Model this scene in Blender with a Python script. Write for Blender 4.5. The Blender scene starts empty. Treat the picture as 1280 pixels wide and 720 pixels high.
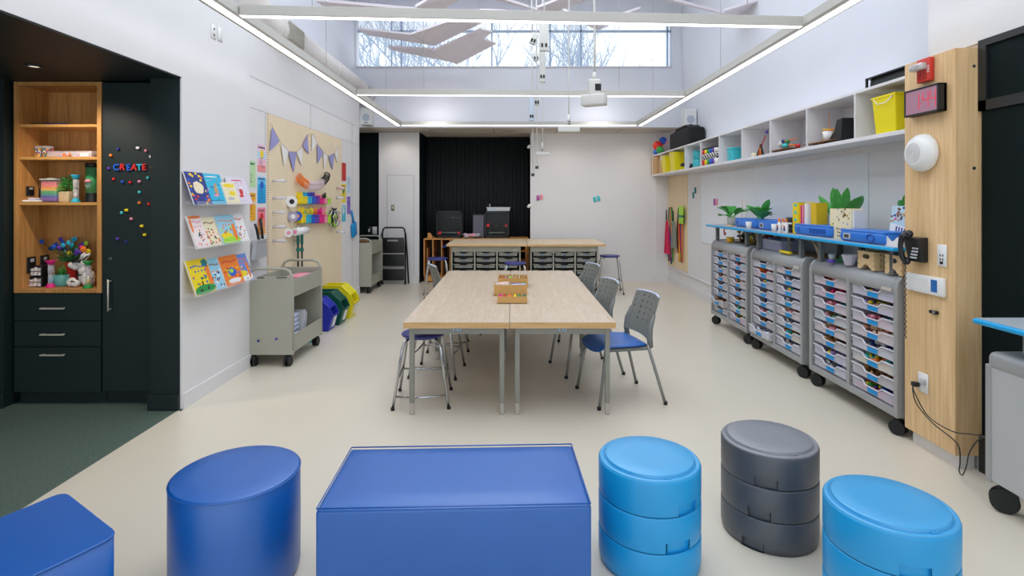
import bpy, bmesh, math, random
from mathutils import Vector as V, Matrix as MX
R = math.radians
PI = math.pi
F, CY, H = 690.0, 250.0, 1.62          # focal length in pixels, horizon row, eye height
sc = bpy.context.scene
col = sc.collection

def onX(px, py, X):
    Y = X*F/(px-640.0); return V((X, Y, H-(py-CY)/F*Y))
def onY(px, py, Y):
    return V(((px-640.0)/F*Y, Y, H-(py-CY)/F*Y))
def onZ(px, py, z):
    Y = (H-z)*F/(py-CY); return V(((px-640.0)/F*Y, Y, z))

# ---------------------------------------------------------------- materials
def lin(c):
    c = c/255.0
    return c/12.92 if c <= .04045 else ((c+.055)/1.055)**2.4
def rgb(c): return (lin(c[0]), lin(c[1]), lin(c[2]), 1.0)
_m = {}
def mat(name, c, rough=.55, metal=0.0, emit=0.0, bump=0.0, bscale=60, vary=0.0, vscale=3.0, coat=0.0):
    if name in _m: return _m[name]
    m = bpy.data.materials.new(name); m.use_nodes = True
    nt = m.node_tree; b = nt.nodes['Principled BSDF']
    b.inputs['Base Color'].default_value = rgb(c)
    b.inputs['Roughness'].default_value = rough
    b.inputs['Metallic'].default_value = metal
    if coat: b.inputs['Coat Weight'].default_value = coat; b.inputs['Coat Roughness'].default_value = .38; b.inputs['Coat IOR'].default_value = 1.65
    if emit:
        b.inputs['Emission Color'].default_value = rgb(c); b.inputs['Emission Strength'].default_value = emit
    tc = nt.nodes.new('ShaderNodeTexCoord')
    n = nt.nodes.new('ShaderNodeTexNoise'); n.inputs['Scale'].default_value = vscale; n.inputs['Detail'].default_value = 4
    nt.links.new(tc.outputs['Object'], n.inputs['Vector'])
    mx = nt.nodes.new('ShaderNodeMix'); mx.data_type = 'RGBA'; mx.blend_type = 'MULTIPLY'
    v = vary if vary else .04
    mx.inputs[0].default_value = 1.0
    mx.inputs[6].default_value = rgb(c)
    r = nt.nodes.new('ShaderNodeValToRGB')
    r.color_ramp.elements[0].position = .3; r.color_ramp.elements[1].position = .7
    r.color_ramp.elements[0].color = (1-v, 1-v, 1-v, 1); r.color_ramp.elements[1].color = (1, 1, 1, 1)
    nt.links.new(n.outputs['Fac'], r.inputs['Fac']); nt.links.new(r.outputs['Color'], mx.inputs[7])
    nt.links.new(mx.outputs[2], b.inputs['Base Color'])
    if bump:
        n2 = nt.nodes.new('ShaderNodeTexNoise'); n2.inputs['Scale'].default_value = bscale
        nt.links.new(tc.outputs['Object'], n2.inputs['Vector'])
        bp = nt.nodes.new('ShaderNodeBump'); bp.inputs['Strength'].default_value = bump; bp.inputs['Distance'].default_value = .002
        nt.links.new(n2.outputs['Fac'], bp.inputs['Height']); nt.links.new(bp.outputs['Normal'], b.inputs['Normal'])
    _m[name] = m; return m

def wood(name, c1, c2, axis=2, scale=14, rough=.5, stretch=.06):
    """long grain running along the given axis"""
    if name in _m: return _m[name]
    m = bpy.data.materials.new(name); m.use_nodes = True
    nt = m.node_tree; b = nt.nodes['Principled BSDF']; b.inputs['Roughness'].default_value = rough
    tc = nt.nodes.new('ShaderNodeTexCoord'); mp = nt.nodes.new('ShaderNodeMapping')
    s = [1, 1, 1]; s[axis] = stretch; mp.inputs['Scale'].default_value = s
    n = nt.nodes.new('ShaderNodeTexNoise'); n.inputs['Scale'].default_value = scale; n.inputs['Detail'].default_value = 6; n.inputs['Roughness'].default_value = .65
    n2 = nt.nodes.new('ShaderNodeTexNoise'); n2.inputs['Scale'].default_value = scale*5; n2.inputs['Detail'].default_value = 3
    ad = nt.nodes.new('ShaderNodeMath'); ad.operation = 'ADD'
    sb = nt.nodes.new('ShaderNodeMath'); sb.operation = 'MULTIPLY'; sb.inputs[1].default_value = .5
    r = nt.nodes.new('ShaderNodeValToRGB'); r.color_ramp.elements[0].position = .36; r.color_ramp.elements[1].position = .64
    r.color_ramp.elements[0].color = rgb(c1); r.color_ramp.elements[1].color = rgb(c2)
    L = nt.links.new
    L(tc.outputs['Object'], mp.inputs['Vector']); L(mp.outputs[0], n.inputs['Vector']); L(mp.outputs[0], n2.inputs['Vector'])
    L(n.outputs['Fac'], ad.inputs[0]); L(n2.outputs['Fac'], ad.inputs[1]); L(ad.outputs[0], sb.inputs[0])
    L(sb.outputs[0], r.inputs['Fac']); L(r.outputs['Color'], b.inputs['Base Color'])
    _m[name] = m; return m

def butcher(name, c1, c2, c3):
    if name in _m: return _m[name]
    m = bpy.data.materials.new(name); m.use_nodes = True
    nt = m.node_tree; b = nt.nodes['Principled BSDF']; b.inputs['Roughness'].default_value = .42
    L = nt.links.new
    tc = nt.nodes.new('ShaderNodeTexCoord'); mp = nt.nodes.new('ShaderNodeMapping')
    mp.inputs['Rotation'].default_value = (0, 0, PI/2)
    br = nt.nodes.new('ShaderNodeTexBrick'); br.offset = .37; br.offset_frequency = 2
    br.inputs['Color1'].default_value = rgb(c1); br.inputs['Color2'].default_value = rgb(c2); br.inputs['Mortar'].default_value = rgb(c3)
    br.inputs['Scale'].default_value = 1.0; br.inputs['Mortar Size'].default_value = .0007
    br.inputs['Brick Width'].default_value = .34; br.inputs['Row Height'].default_value = .042; br.inputs['Bias'].default_value = -.2
    n = nt.nodes.new('ShaderNodeTexNoise'); n.inputs['Scale'].default_value = 9; n.inputs['Detail'].default_value = 5
    mp2 = nt.nodes.new('ShaderNodeMapping'); mp2.inputs['Scale'].default_value = (6, .7, 1)
    r = nt.nodes.new('ShaderNodeValToRGB'); r.color_ramp.elements[0].position = .3; r.color_ramp.elements[1].position = .75
    r.color_ramp.elements[0].color = (.80, .76, .70, 1); r.color_ramp.elements[1].color = (1, 1, 1, 1)
    mx = nt.nodes.new('ShaderNodeMix'); mx.data_type = 'RGBA'; mx.blend_type = 'MULTIPLY'; mx.inputs[0].default_value = .75
    L(tc.outputs['Object'], mp.inputs['Vector']); L(mp.outputs[0], br.inputs['Vector'])
    L(tc.outputs['Object'], mp2.inputs['Vector']); L(mp2.outputs[0], n.inputs['Vector']); L(n.outputs['Fac'], r.inputs['Fac'])
    L(br.outputs['Color'], mx.inputs[6]); L(r.outputs['Color'], mx.inputs[7]); L(mx.outputs[2], b.inputs['Base Color'])
    _m[name] = m; return m

def pegmat(name, c, hole, au, av, pitch=.0254, rad=.0042):
    """board colour with a regular grid of dark peg holes on the two given axes"""
    m = mat(name, c, .6, vary=.05)
    nt = m.node_tree; b = nt.nodes['Principled BSDF']; L = nt.links.new
    tc = nt.nodes.new('ShaderNodeTexCoord'); sp = nt.nodes.new('ShaderNodeSeparateXYZ'); L(tc.outputs['Object'], sp.inputs[0])
    def cell(i):
        a = nt.nodes.new('ShaderNodeMath'); a.operation = 'PINGPONG'; a.inputs[1].default_value = pitch/2
        L(sp.outputs[i], a.inputs[0])
        p = nt.nodes.new('ShaderNodeMath'); p.operation = 'POWER'; p.inputs[1].default_value = 2; L(a.outputs[0], p.inputs[0]); return p
    u, v = cell(au), cell(av)
    s = nt.nodes.new('ShaderNodeMath'); s.operation = 'ADD'; L(u.outputs[0], s.inputs[0]); L(v.outputs[0], s.inputs[1])
    lt = nt.nodes.new('ShaderNodeMath'); lt.operation = 'LESS_THAN'; lt.inputs[1].default_value = rad*rad; L(s.outputs[0], lt.inputs[0])
    mx = nt.nodes.new('ShaderNodeMix'); mx.data_type = 'RGBA'
    src = b.inputs['Base Color'].links[0].from_socket
    L(lt.outputs[0], mx.inputs[0]); L(src, mx.inputs[6]); mx.inputs[7].default_value = rgb(hole)
    L(mx.outputs[2], b.inputs['Base Color'])
    return m

def clear(name, c, body=.35, rough=.2):
    """translucent moulded plastic or glass: part see-through, part milky and glossy"""
    if name in _m: return _m[name]
    m = bpy.data.materials.new(name); m.use_nodes = True
    nt = m.node_tree; b = nt.nodes['Principled BSDF']; b.inputs['Base Color'].default_value = rgb(c); b.inputs['Roughness'].default_value = rough
    t = nt.nodes.new('ShaderNodeBsdfTransparent'); mx = nt.nodes.new('ShaderNodeMixShader'); mx.inputs[0].default_value = body
    out = nt.nodes['Material Output']
    nt.links.new(t.outputs[0], mx.inputs[1]); nt.links.new(b.outputs[0], mx.inputs[2]); nt.links.new(mx.outputs[0], out.inputs['Surface'])
    _m[name] = m; return m

def striped(name, cols, axis, lo, hi, rough=.5):
    """hard colour bands along one object axis"""
    if name in _m: return _m[name]
    m = bpy.data.materials.new(name); m.use_nodes = True
    nt = m.node_tree; b = nt.nodes['Principled BSDF']; b.inputs['Roughness'].default_value = rough
    tc = nt.nodes.new('ShaderNodeTexCoord'); sp = nt.nodes.new('ShaderNodeSeparateXYZ'); mr = nt.nodes.new('ShaderNodeMapRange')
    mr.inputs[1].default_value = lo; mr.inputs[2].default_value = hi
    r = nt.nodes.new('ShaderNodeValToRGB'); r.color_ramp.interpolation = 'CONSTANT'
    el = r.color_ramp.elements; n = len(cols)
    el[0].position = 0; el[0].color = rgb(cols[0]); el[1].position = 1.0/n; el[1].color = rgb(cols[1])
    for i in range(2, n):
        e = el.new(i/n); e.color = rgb(cols[i])
    L = nt.links.new
    L(tc.outputs['Object'], sp.inputs[0]); L(sp.outputs[axis], mr.inputs[0]); L(mr.outputs[0], r.inputs['Fac']); L(r.outputs['Color'], b.inputs['Base Color'])
    _m[name] = m; return m

# ---------------------------------------------------------------- mesh builder
class B:
    def __init__(s, m=None):
        s.b = bmesh.new(); s.T = m or MX.Identity(4); s.mi = 0
    def _fin(s, vs, fs, smooth=False):
        for v in vs: v.co = s.T @ v.co
        for f in fs: f.material_index = s.mi; f.smooth = smooth
        return s
    def poly(s, pts, smooth=False):
        vs = [s.b.verts.new(V(p)) for p in pts]; f = s.b.faces.new(vs)
        return s._fin(vs, [f], smooth)
    def box(s, x0, x1, y0, y1, z0, z1):
        if x0 > x1: x0, x1 = x1, x0
        if y0 > y1: y0, y1 = y1, y0
        if z0 > z1: z0, z1 = z1, z0
        c = [(x0,y0,z0),(x1,y0,z0),(x1,y1,z0),(x0,y1,z0),(x0,y0,z1),(x1,y0,z1),(x1,y1,z1),(x0,y1,z1)]
        vs = [s.b.verts.new(V(p)) for p in c]
        fs = [s.b.faces.new([vs[i] for i in q]) for q in ((3,2,1,0),(4,5,6,7),(0,1,5,4),(1,2,6,5),(2,3,7,6),(3,0,4,7))]
        return s._fin(vs, fs)
    def rbox(s, x0, x1, y0, y1, z0, z1, r, seg=3):
        """box with all edges rounded"""
        t = bmesh.new()
        bmesh.ops.create_cube(t, size=1.0)
        for v in t.verts:
            v.co = V((x0+(v.co.x+.5)*(x1-x0), y0+(v.co.y+.5)*(y1-y0), z0+(v.co.z+.5)*(z1-z0)))
        bmesh.ops.bevel(t, geom=t.edges[:], offset=r, segments=seg, affect='EDGES', profile=.5)
        return s._merge(t, True)
    def _merge(s, t, smooth=False):
        mp = {v: s.b.verts.new(s.T @ v.co) for v in t.verts}
        for f in t.faces:
            try:
                nf = s.b.faces.new([mp[v] for v in f.verts]); nf.material_index = s.mi; nf.smooth = smooth
            except ValueError: pass
        t.free(); return s
    def prism(s, pts, axis, a, c, smooth=False):
        """extrude a 2D outline between a and c along the axis; pts are the other two coordinates in x,y,z order"""
        def mk(p, w):
            q = [p[0], p[1]]; q.insert(axis, w); return V(q)
        A = [s.b.verts.new(mk(p, a)) for p in pts]; C = [s.b.verts.new(mk(p, c)) for p in pts]
        fs = [s.b.faces.new(A), s.b.faces.new(C[::-1])]
        n = len(pts); side = []
        for i in range(n):
            side.append(s.b.faces.new([A[i], A[(i+1) % n], C[(i+1) % n], C[i]]))
        s._fin(A+C, fs+side)
        if smooth:
            for f in side: f.smooth = True
        return s
    def cyl(s, p0, p1, r, r2=None, seg=16, cap=True):
        p0, p1 = V(p0), V(p1); r2 = r if r2 is None else r2
        d = (p1-p0); 
        if d.length < 1e-7: return s
        q = d.to_track_quat('Z', 'Y')
        A, C = [], []
        for i in range(seg):
            a = 2*PI*i/seg; u = V((math.cos(a), math.sin(a), 0))
            A.append(s.b.verts.new(p0 + q @ (u*r))); C.append(s.b.verts.new(p1 + q @ (u*r2)))
        fs = [s.b.faces.new([A[i], A[(i+1) % seg], C[(i+1) % seg], C[i]]) for i in range(seg)]
        caps = []
        if cap: caps = [s.b.faces.new(A[::-1]), s.b.faces.new(C)]
        s._fin(A+C, caps)
        for f in fs: f.smooth = True; f.material_index = s.mi
        return s
    def tube(s, pts, r, seg=8, rs=None):
        pts = [V(p) for p in pts]; n = len(pts); rings = []
        up = V((0, 0, 1)); prev = None
        for i, p in enumerate(pts):
            d = (pts[min(i+1, n-1)]-pts[max(i-1, 0)]).normalized()
            if prev is None:
                a = up if abs(d.dot(up)) < .95 else V((1, 0, 0))
                x = d.cross(a).normalized()
            else:
                x = prev - d*prev.dot(d)
                x = x.normalized() if x.length > 1e-6 else d.orthogonal().normalized()
            prev = x; y = d.cross(x); rr = rs[i] if rs else r
            rings.append([s.b.verts.new(p + (x*math.cos(2*PI*k/seg)+y*math.sin(2*PI*k/seg))*rr) for k in range(seg)])
        fs = []
        for i in range(n-1):
            for k in range(seg):
                fs.append(s.b.faces.new([rings[i][k], rings[i][(k+1) % seg], rings[i+1][(k+1) % seg], rings[i+1][k]]))
        fs += [s.b.faces.new(rings[0][::-1]), s.b.faces.new(rings[-1])]
        return s._fin([v for q in rings for v in q], fs, True)
    def lathe(s, prof, c=(0, 0, 0), seg=32, sx=1, sy=1, smooth=True):
        """prof: list of (r, z) from bottom to top"""
        c = V(c); rings = []
        for r, z in prof:
            if r < 1e-6: rings.append([s.b.verts.new(c+V((0, 0, z)))])
            else: rings.append([s.b.verts.new(c+V((r*sx*math.cos(2*PI*k/seg), r*sy*math.sin(2*PI*k/seg), z))) for k in range(seg)])
        fs = []
        for i in range(len(rings)-1):
            a, b = rings[i], rings[i+1]
            for k in range(seg):
                j = (k+1) % seg
                if len(a) == 1 and len(b) == 1: continue
                if len(a) == 1: fs.append(s.b.faces.new([a[0], b[j], b[k]][::-1]))
                elif len(b) == 1: fs.append(s.b.faces.new([a[k], a[j], b[0]]))
                else: fs.append(s.b.faces.new([a[k], a[j], b[j], b[k]]))
        if len(rings[0]) > 1: fs.append(s.b.faces.new(rings[0][::-1]))
        if len(rings[-1]) > 1: fs.append(s.b.faces.new(rings[-1]))
        return s._fin([v for q in rings for v in q], fs, smooth)
    def sph(s, c, r, sc3=(1, 1, 1), seg=14):
        n = max(6, seg//2)
        prof = [(math.sin(PI*i/n)*r, -math.cos(PI*i/n)*r*sc3[2]) for i in range(n+1)]
        prof[0] = (0, prof[0][1]); prof[-1] = (0, prof[-1][1])
        return s.lathe(prof, c, seg, sc3[0], sc3[1])
    def mat(s, i): s.mi = i; return s
    def at(s, m): s.T = m; return s
    def build(s, name, mats, parent=None, loc=(0, 0, 0), bevel=0.0, rz=0.0):
        me = bpy.data.meshes.new(name)
        bmesh.ops.recalc_face_normals(s.b, faces=s.b.faces[:])
        s.b.to_mesh(me); s.b.free()
        if not isinstance(mats, (list, tuple)): mats = [mats]
        for m in mats: me.materials.append(m)
        o = bpy.data.objects.new(name, me); col.objects.link(o)
        o.location = loc; o.rotation_euler.z = rz
        if parent: o.parent = parent
        if bevel:
            md = o.modifiers.new('bevel', 'BEVEL'); md.width = bevel; md.segments = 2; md.limit_method = 'ANGLE'; md.angle_limit = R(40)
        return o

def tag(o, label, cat, group=None, kind=None):
    o['label'] = label; o['category'] = cat
    if group: o['group'] = group
    if kind: o['kind'] = kind
    return o
def thing(name, label, cat, loc=(0, 0, 0), rz=0, group=None):
    o = bpy.data.objects.new(name, None); col.objects.link(o); o.empty_display_size = .1
    o.location = loc; o.rotation_euler.z = rz
    return tag(o, label, cat, group)
def struct(o): o['kind'] = 'structure'; return o
def kids(o): return [c for c in bpy.data.objects if c.parent == o]
def dup(root, loc=None, rz=None, label=None, group=None):
    r = root.copy(); col.objects.link(r)
    if loc is not None: r.location = loc
    if rz is not None: r.rotation_euler.z = rz
    if label: r['label'] = label
    if group: r['group'] = group
    for ch in kids(root):
        c = ch.copy(); col.objects.link(c); c.parent = r
        for g in kids(ch):
            d = g.copy(); col.objects.link(d); d.parent = c
    return r
def letters(name, body, size, depth, m, parent=None, bold=.0):
    cu = bpy.data.curves.new('t', 'FONT'); cu.body = body; cu.size = size; cu.extrude = depth; cu.align_x = 'CENTER'; cu.align_y = 'CENTER'
    cu.offset = bold
    t = bpy.data.objects.new('t', cu); col.objects.link(t)
    bpy.context.view_layer.update()
    me = bpy.data.meshes.new_from_object(t.evaluated_get(bpy.context.evaluated_depsgraph_get()))
    bpy.data.objects.remove(t)
    me.materials.clear(); me.materials.append(m)
    o = bpy.data.objects.new(name, me); col.objects.link(o)
    if parent: o.parent = parent
    return o
def smooth(pts, n=6):
    P = [V(p) for p in pts]; P = [P[0]*2-P[1]]+P+[P[-1]*2-P[-2]]; out = []
    for i in range(1, len(P)-2):
        a, b_, c, d = P[i-1:i+3]
        for k in range(n):
            t = k/n; out.append(.5*((2*b_)+(c-a)*t+(2*a-5*b_+4*c-d)*t*t+(3*b_-a-3*c+d)*t**3))
    return out+[P[-2]]
def facing(nx):
    """matrix whose local X runs along the wall, local Y is up and local Z points out of the wall with normal nx"""
    n = V(nx).normalized(); up = V((0, 0, 1)); x = up.cross(n)
    m = MX((x, up, n)).transposed().to_4x4(); return m

# ---------------------------------------------------------------- camera
cam = bpy.data.cameras.new('camera'); co = bpy.data.objects.new('camera', cam); col.objects.link(co)
co.location = (0, 0, H); co.rotation_euler = (PI/2, 0, 0)
cam.sensor_width = 36; cam.lens = 36*F/1280; cam.shift_y = -110/1280.0; cam.clip_end = 200
sc.camera = co
# ---------------------------------------------------------------- palette
WALL = mat('wall_paint', (226, 224, 224), .7, vary=.02)
WALLC = mat('wall_paint_daylight', (224, 225, 232), .7, vary=.02)  # upper-wall copy of the wall paint, with blue daylight put into the colour
CEIL = mat('ceiling_panel_dim', (205, 198, 188), .8)  # white soffit; its weaker light put into the colour as a tan tone
BLACK = mat('black_green_laminate', (18, 34, 36), .5, vary=.06)
BLACKD = mat('black_wall', (14, 26, 28), .6); BLACKD.node_tree.nodes['Principled BSDF'].inputs['Specular IOR Level'].default_value = .1
LINO = mat('beige_linoleum', (224, 214, 195), .34, vary=.05, vscale=1.3, bump=.05, coat=.4)
DARKF = mat('dark_speckled_floor', (98, 116, 106), .4, vary=.4, vscale=55)
OAKN = wood('amber_oak', (164, 112, 54), (208, 154, 90), 2, 12)
OAKH = wood('amber_oak_crosswise', (186, 134, 70), (216, 164, 96), 0, 12)
OAKP = wood('pale_oak_veneer', (210, 170, 118), (236, 202, 154), 2, 9)
PINE = wood('orange_pine', (196, 134, 66), (218, 160, 92), 2, 14)
BIRCH = wood('birch_plywood', (214, 178, 128), (232, 202, 156), 0, 12)
BUTCH = butcher('maple_butcher_block', (212, 194, 174), (206, 186, 162), (192, 168, 140))
BUTCHI = butcher('golden_butcher_block', (240, 222, 192), (234, 212, 176), (216, 188, 150))
BEDGE = wood('maple_edge', (200, 156, 100), (224, 184, 130), 0, 10)
GREYM = mat('warm_grey_powder_coat', (168, 166, 151), .45, bump=.03)
GREYL = mat('silver_grey_powder_coat', (162, 162, 161), .4, .1)
TLEG = mat('shaded_leg_grey', (146, 145, 134), .45)  # darker copy of the warm grey, under-table shade put into the colour
GREYT = mat('grey_tray_plastic', (150, 149, 140), .45)
GREYD = mat('dark_grey_metal', (72, 74, 74), .4, .3)
CHROME = mat('chrome', (196, 198, 200), .18, 1.0)
RUB = mat('black_rubber', (22, 23, 25), .6)
BLKP = mat('black_plastic', (24, 26, 28), .4)
BLKM = mat('black_metal', (20, 22, 24), .35, .2)
WHITEP = mat('white_plastic', (232, 231, 228), .4)
WHITEM = mat('white_paint_metal', (222, 222, 220), .5)
ROYAL = mat('royal_blue_vinyl', (0, 93, 178), .42, coat=.55, bump=.25, bscale=350, vary=.05, vscale=5)
SKYB = mat('bright_blue_plastic', (0, 158, 222), .45, coat=.35, bump=.25, bscale=400)
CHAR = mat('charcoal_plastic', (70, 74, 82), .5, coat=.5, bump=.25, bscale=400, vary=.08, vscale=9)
LED = mat('led_diffuser', (255, 252, 255), .5, emit=4.5)
BLUETOP = mat('blue_edge_band', (0, 164, 224), .4)
GREYTOP = mat('light_grey_laminate', (170, 178, 186), .4)
CASEB = mat('blue_moulded_plastic', (44, 120, 212), .35)
CLR = clear('clear_plastic', (232, 232, 240), .38)
CLRL = clear('clear_acrylic', (236, 236, 240), .13, .1)
GLASS = clear('window_glass', (235, 240, 245), .06, .02)
SMOKE = clear('smoked_door_glass', (18, 20, 22), .55, .05)
PAL = {}
def C(nm, c=None, **k):
    if nm not in PAL: PAL[nm] = mat(nm, c, **k)
    return PAL[nm]
RED = C('red', (208, 36, 38)); ORA = C('orange', (238, 128, 40)); YEL = C('yellow', (240, 212, 20)); GRN = C('green', (40, 150, 70))
BLU = C('blue', (26, 90, 200)); PUR = C('purple', (96, 60, 170)); MAG = C('magenta', (226, 30, 130)); PNK = C('pink', (238, 150, 170))
CYA = C('cyan', (40, 180, 214)); TEA = C('teal', (20, 122, 110)); LIM = C('lime', (168, 220, 60)); WHT = C('white', (236, 234, 232))
BRN = C('brown', (130, 84, 44)); CRM = C('cream', (238, 226, 190)); NAV = C('navy', (28, 50, 130)); LAV = C('lavender', (156, 154, 206))
TRQ = C('turquoise', (70, 196, 204)); TAN = C('tan_card', (196, 156, 104)); LGR = C('light_grey', (190, 192, 194)); DGR = C('dark_green', (16, 84, 60))
LEAF = mat('leaf_green', (88, 182, 84), .5, vary=.35, vscale=30); LEAFD = mat('deep_leaf_green', (40, 110, 56), .5, vary=.35, vscale=30)

# ---------------------------------------------------------------- room shell
def sbox(name, m, *boxes, bevel=0):
    b = B()
    for q in boxes: b.box(*q)
    return struct(b.build(name, m, bevel=bevel))
sbox('floor', LINO, (-2.57, 6, -4, 4.44, -.1, 0), (-4.2, 6, 4.44, 12.6, -.1, 0))
sbox('floor.001', DARKF, (-7, -2.57, -4, 4.44, -.1, 0))
sbox('wall_left', WALL, (-2.9, -2.55, 4.5, 5.37, 0, 3.3))
sbox('wall_left.004', WALL, (-2.562, -2.55, 4.26, 4.5, 0, 2.57))
sbox('wall_left.005', WALL, (-2.9, -2.55, -4, 4.5, 2.57, 3.3))
sbox('wall_left.001', WALL, (-2.9, -2.64, 5.37, 9.54, 0, 3.3))
sbox('wall_left.002', WALLC, (-3.0, -2.88, -4, 10.3, 3.3, 5.3))
sbox('wall_left.003', BLACKD, (-3.7, -3.6, 9.4, 11.0, 0, 2.95), (-3.6, -2.9, 9.4, 9.5, 0, 2.95))
sbox('wall_alcove', BLACK, (-7, -3.96, 4.30, 4.6, 0, 2.56), (-2.79, -2.562, 4.26, 4.5, 0, 2.56), (-3.96, -2.79, 4.95, 5.0, 0, 2.56), (-7.1, -7, -4, 4.6, 0, 2.56))
sbox('ceiling_alcove', BLACK, (-7, -2.556, -4, 4.5, 2.56, 2.57), (-7, -2.9, -4, 5.0, 2.57, 2.7))
sbox('wall_fascia', WALLC, (-2.9, 3.12, 10.1, 10.3, 2.95, 4.06), (-2.9, -2.85, 10.1, 10.3, 4.06, 4.97), (2.93, 3.12, 10.1, 10.3, 4.06, 4.97), (-2.9, 3.12, 10.1, 10.3, 4.97, 5.3))
sbox('ceiling_back', CEIL, (-4, 3.3, 10.103, 12.6, 2.947, 3.05))
b = B()
for x in (-1.55, -.35, .85, 2.05): b.box(x, x+.012, 10.32, 10.95, 2.944, 2.9475)
b.box(-4, 3.1, 10.45, 10.455, 2.944, 2.9475); b.box(-.2, .05, 10.6, 10.68, 2.943, 2.9475); b.box(-2.6, -1.82, 10.72, 10.78, 2.943, 2.9475)
struct(b.build('ceiling_joint_trim', mat('joint_shadow_grey', (120, 112, 100))))
sbox('wall_back', WALL, (.365, 3.3, 10.96, 11.1, 0, 2.95), (2.84, 3.1, 10.93, 10.97, 0, 2.95))
sbox('wall_back.001', WALL, (-2.6, -1.812, 10.78, 11.0, 0, 2.95))
sbox('wall_back.002', BLACKD, (-3.6, -2.6, 10.9, 11.0, 0, 2.95), (-1.9, -1.80, 11.0, 12.0, 0, 2.95), (-1.812, -1.806, 10.79, 11.0, 0, 2.95), (.37, .45, 11.1, 12.0, 0, 2.95), (-1.9, .45, 11.9, 12.0, 0, 2.95))
sbox('wall_right', WALL, (3.1, 3.3, 3.7, 11.0, 0, 2.5))
sbox('wall_right.001', WALLC, (3.1, 3.3, 3.7, 10.3, 2.5, 5.3), (3.1, 3.3, 10.3, 11.0, 2.5, 3.0))
sbox('wall_right.002', WALL, (2.79, 3.3, 2.95, 3.7, 2.56, 5.3), (2.81, 3.1, 3.3, 3.7, 0, 2.56), (3.45, 3.6, -4, 2.95, 0, 5.3), (2.79, 3.6, 2.90, 2.95, 2.56, 5.3))
b = B()
for y0, y1, x0, x1 in ((-4, .5, -3, 3.6), (8.6, 10.3, -3, 3.6)): b.box(x0, x1, y0, y1, 5.3, 5.4)
b.box(-3, -1.7, .5, 8.6, 5.3, 5.4); b.box(1.9, 3.6, .5, 8.6, 5.3, 5.4)  # opening left in the unseen ceiling to let sky light down
struct(b.build('ceiling', WALLC))
sbox('baseboard_left', WALL, (-2.55, -2.535, 4.27, 5.37, 0, .12))
sbox('baseboard_left.001', WALL, (-2.64, -2.625, 5.385, 9.53, 0, .12))
sbox('baseboard_back', WALL, (.37, 2.83, 10.94, 10.959, 0, .13), (2.83, 3.095, 10.912, 10.929, 0, .13))
sbox('baseboard_back.001', WALL, (-2.6, -1.815, 10.76, 10.779, 0, .14))
sbox('baseboard_right', WALL, (3.085, 3.099, 3.72, 10.91, 0, .14), (3.075, 3.099, 3.72, 10.91, .30, .312))
sbox('baseboard_alcove', BLACK, (-6.9, -3.95, 4.28, 4.299, 0, .12), (-2.80, -2.562, 4.235, 4.259, 0, .12), (-2.55, -2.54, 4.235, 4.259, 0, .01), bevel=.003)
# grooves between the wall panels on the left, and the recessed opening on the back wall
b = B(); g = .004
for z in (2.87, 2.555): b.box(-2.6405, -2.638, 5.39, 9.3, z, z+g)
for px, z0, z1 in ((388, 2.555, 2.87), (440, .14, 2.87)):
    y = 2.64*F/(640-px); b.box(-2.6405, -2.638, y, y+g, z0, z1)
b.box(-2.6405, -2.638, 5.9, 5.905, 2.0, 2.55)
for x in (-2.44, -1.92): b.box(x, x+.006, 10.776, 10.781, .15, 2.1)
b.box(-2.44, -1.92, 10.776, 10.781, 2.1, 2.106)
struct(b.build('trim_1', mat('groove_grey', (150, 150, 152))))
# clerestory window
wf = B()
GW = mat('window_frame_blue_grey', (160, 180, 204), .5)
for px in (443.5, 489.7, 502, 614.8, 687.5, 726, 834):
    x = (px-640)/F*10.2; w = .026 if px not in (489.7,) else .015; wf.box(x-w/2, x+w/2, 10.16, 10.24, 4.06, 4.97)
wf.box(-2.85, 2.93, 10.16, 10.24, 4.72, 4.745); wf.box(-2.85, 2.93, 10.16, 10.24, 4.06, 4.08); wf.box(-2.85, 2.93, 10.16, 10.24, 4.95, 4.97)
w = struct(wf.build('window_1', GW))
struct(B().box(-2.85, 2.93, 10.195, 10.2, 4.06, 4.97).build('window_pane', GLASS, w))
struct(B().box(-2.85, 2.93, 10.06, 10.2, 4.045, 4.06).build('window_sill', WALLC, w))
struct(B().box(-2.85, 2.93, 10.215, 10.225, 4.745, 4.97).build('window_blind', clear('translucent_blind', (252, 252, 254), .22), w))
# dark glazed door frame on the right
b = B()
b.box(2.80, 2.83, 2.96, 3.29, 0, 2.15)
d = struct(b.build('door_1', BLACKD))
struct(B().box(2.80, 2.83, 2.96, 3.29, 2.21, 2.53).build('door_transom', BLACKD, d))
f = B(); f.box(2.785, 2.84, 2.95, 3.30, 2.15, 2.21); f.box(2.785, 2.84, 2.95, 3.30, 2.53, 2.57); f.box(2.785, 2.84, 3.245, 3.30, 2.15, 2.53); f.box(2.79, 2.835, 2.95, 3.30, 0, .22)
struct(f.build('door_frame', mat('dark_bronze_frame', (44, 47, 48), .4, .3), d))
# pleated black curtain in the recess
b = B(); n = 150; top = []; 
xs = [-1.79+2.14*i/n for i in range(n+1)]
for i in range(n):
    y0 = 11.6+.018*math.sin(i*1.05); y1 = 11.6+.018*math.sin((i+1)*1.05)
    b.poly([(xs[i], y0, .02), (xs[i+1], y1, .02), (xs[i+1], y1, 2.93), (xs[i], y0, 2.93)], True)
cu = b.build('curtain', mat('black_drape', (24, 33, 36), .8)); sm = cu.modifiers.new('s', 'SOLIDIFY'); sm.thickness = .006
tag(cu, 'black pleated curtain covering the back recess behind the printers', 'curtain')
B().box(-1.79, .36, 11.58, 11.64, 2.93, 2.948).build('curtain_rail', BLKM, cu)

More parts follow.
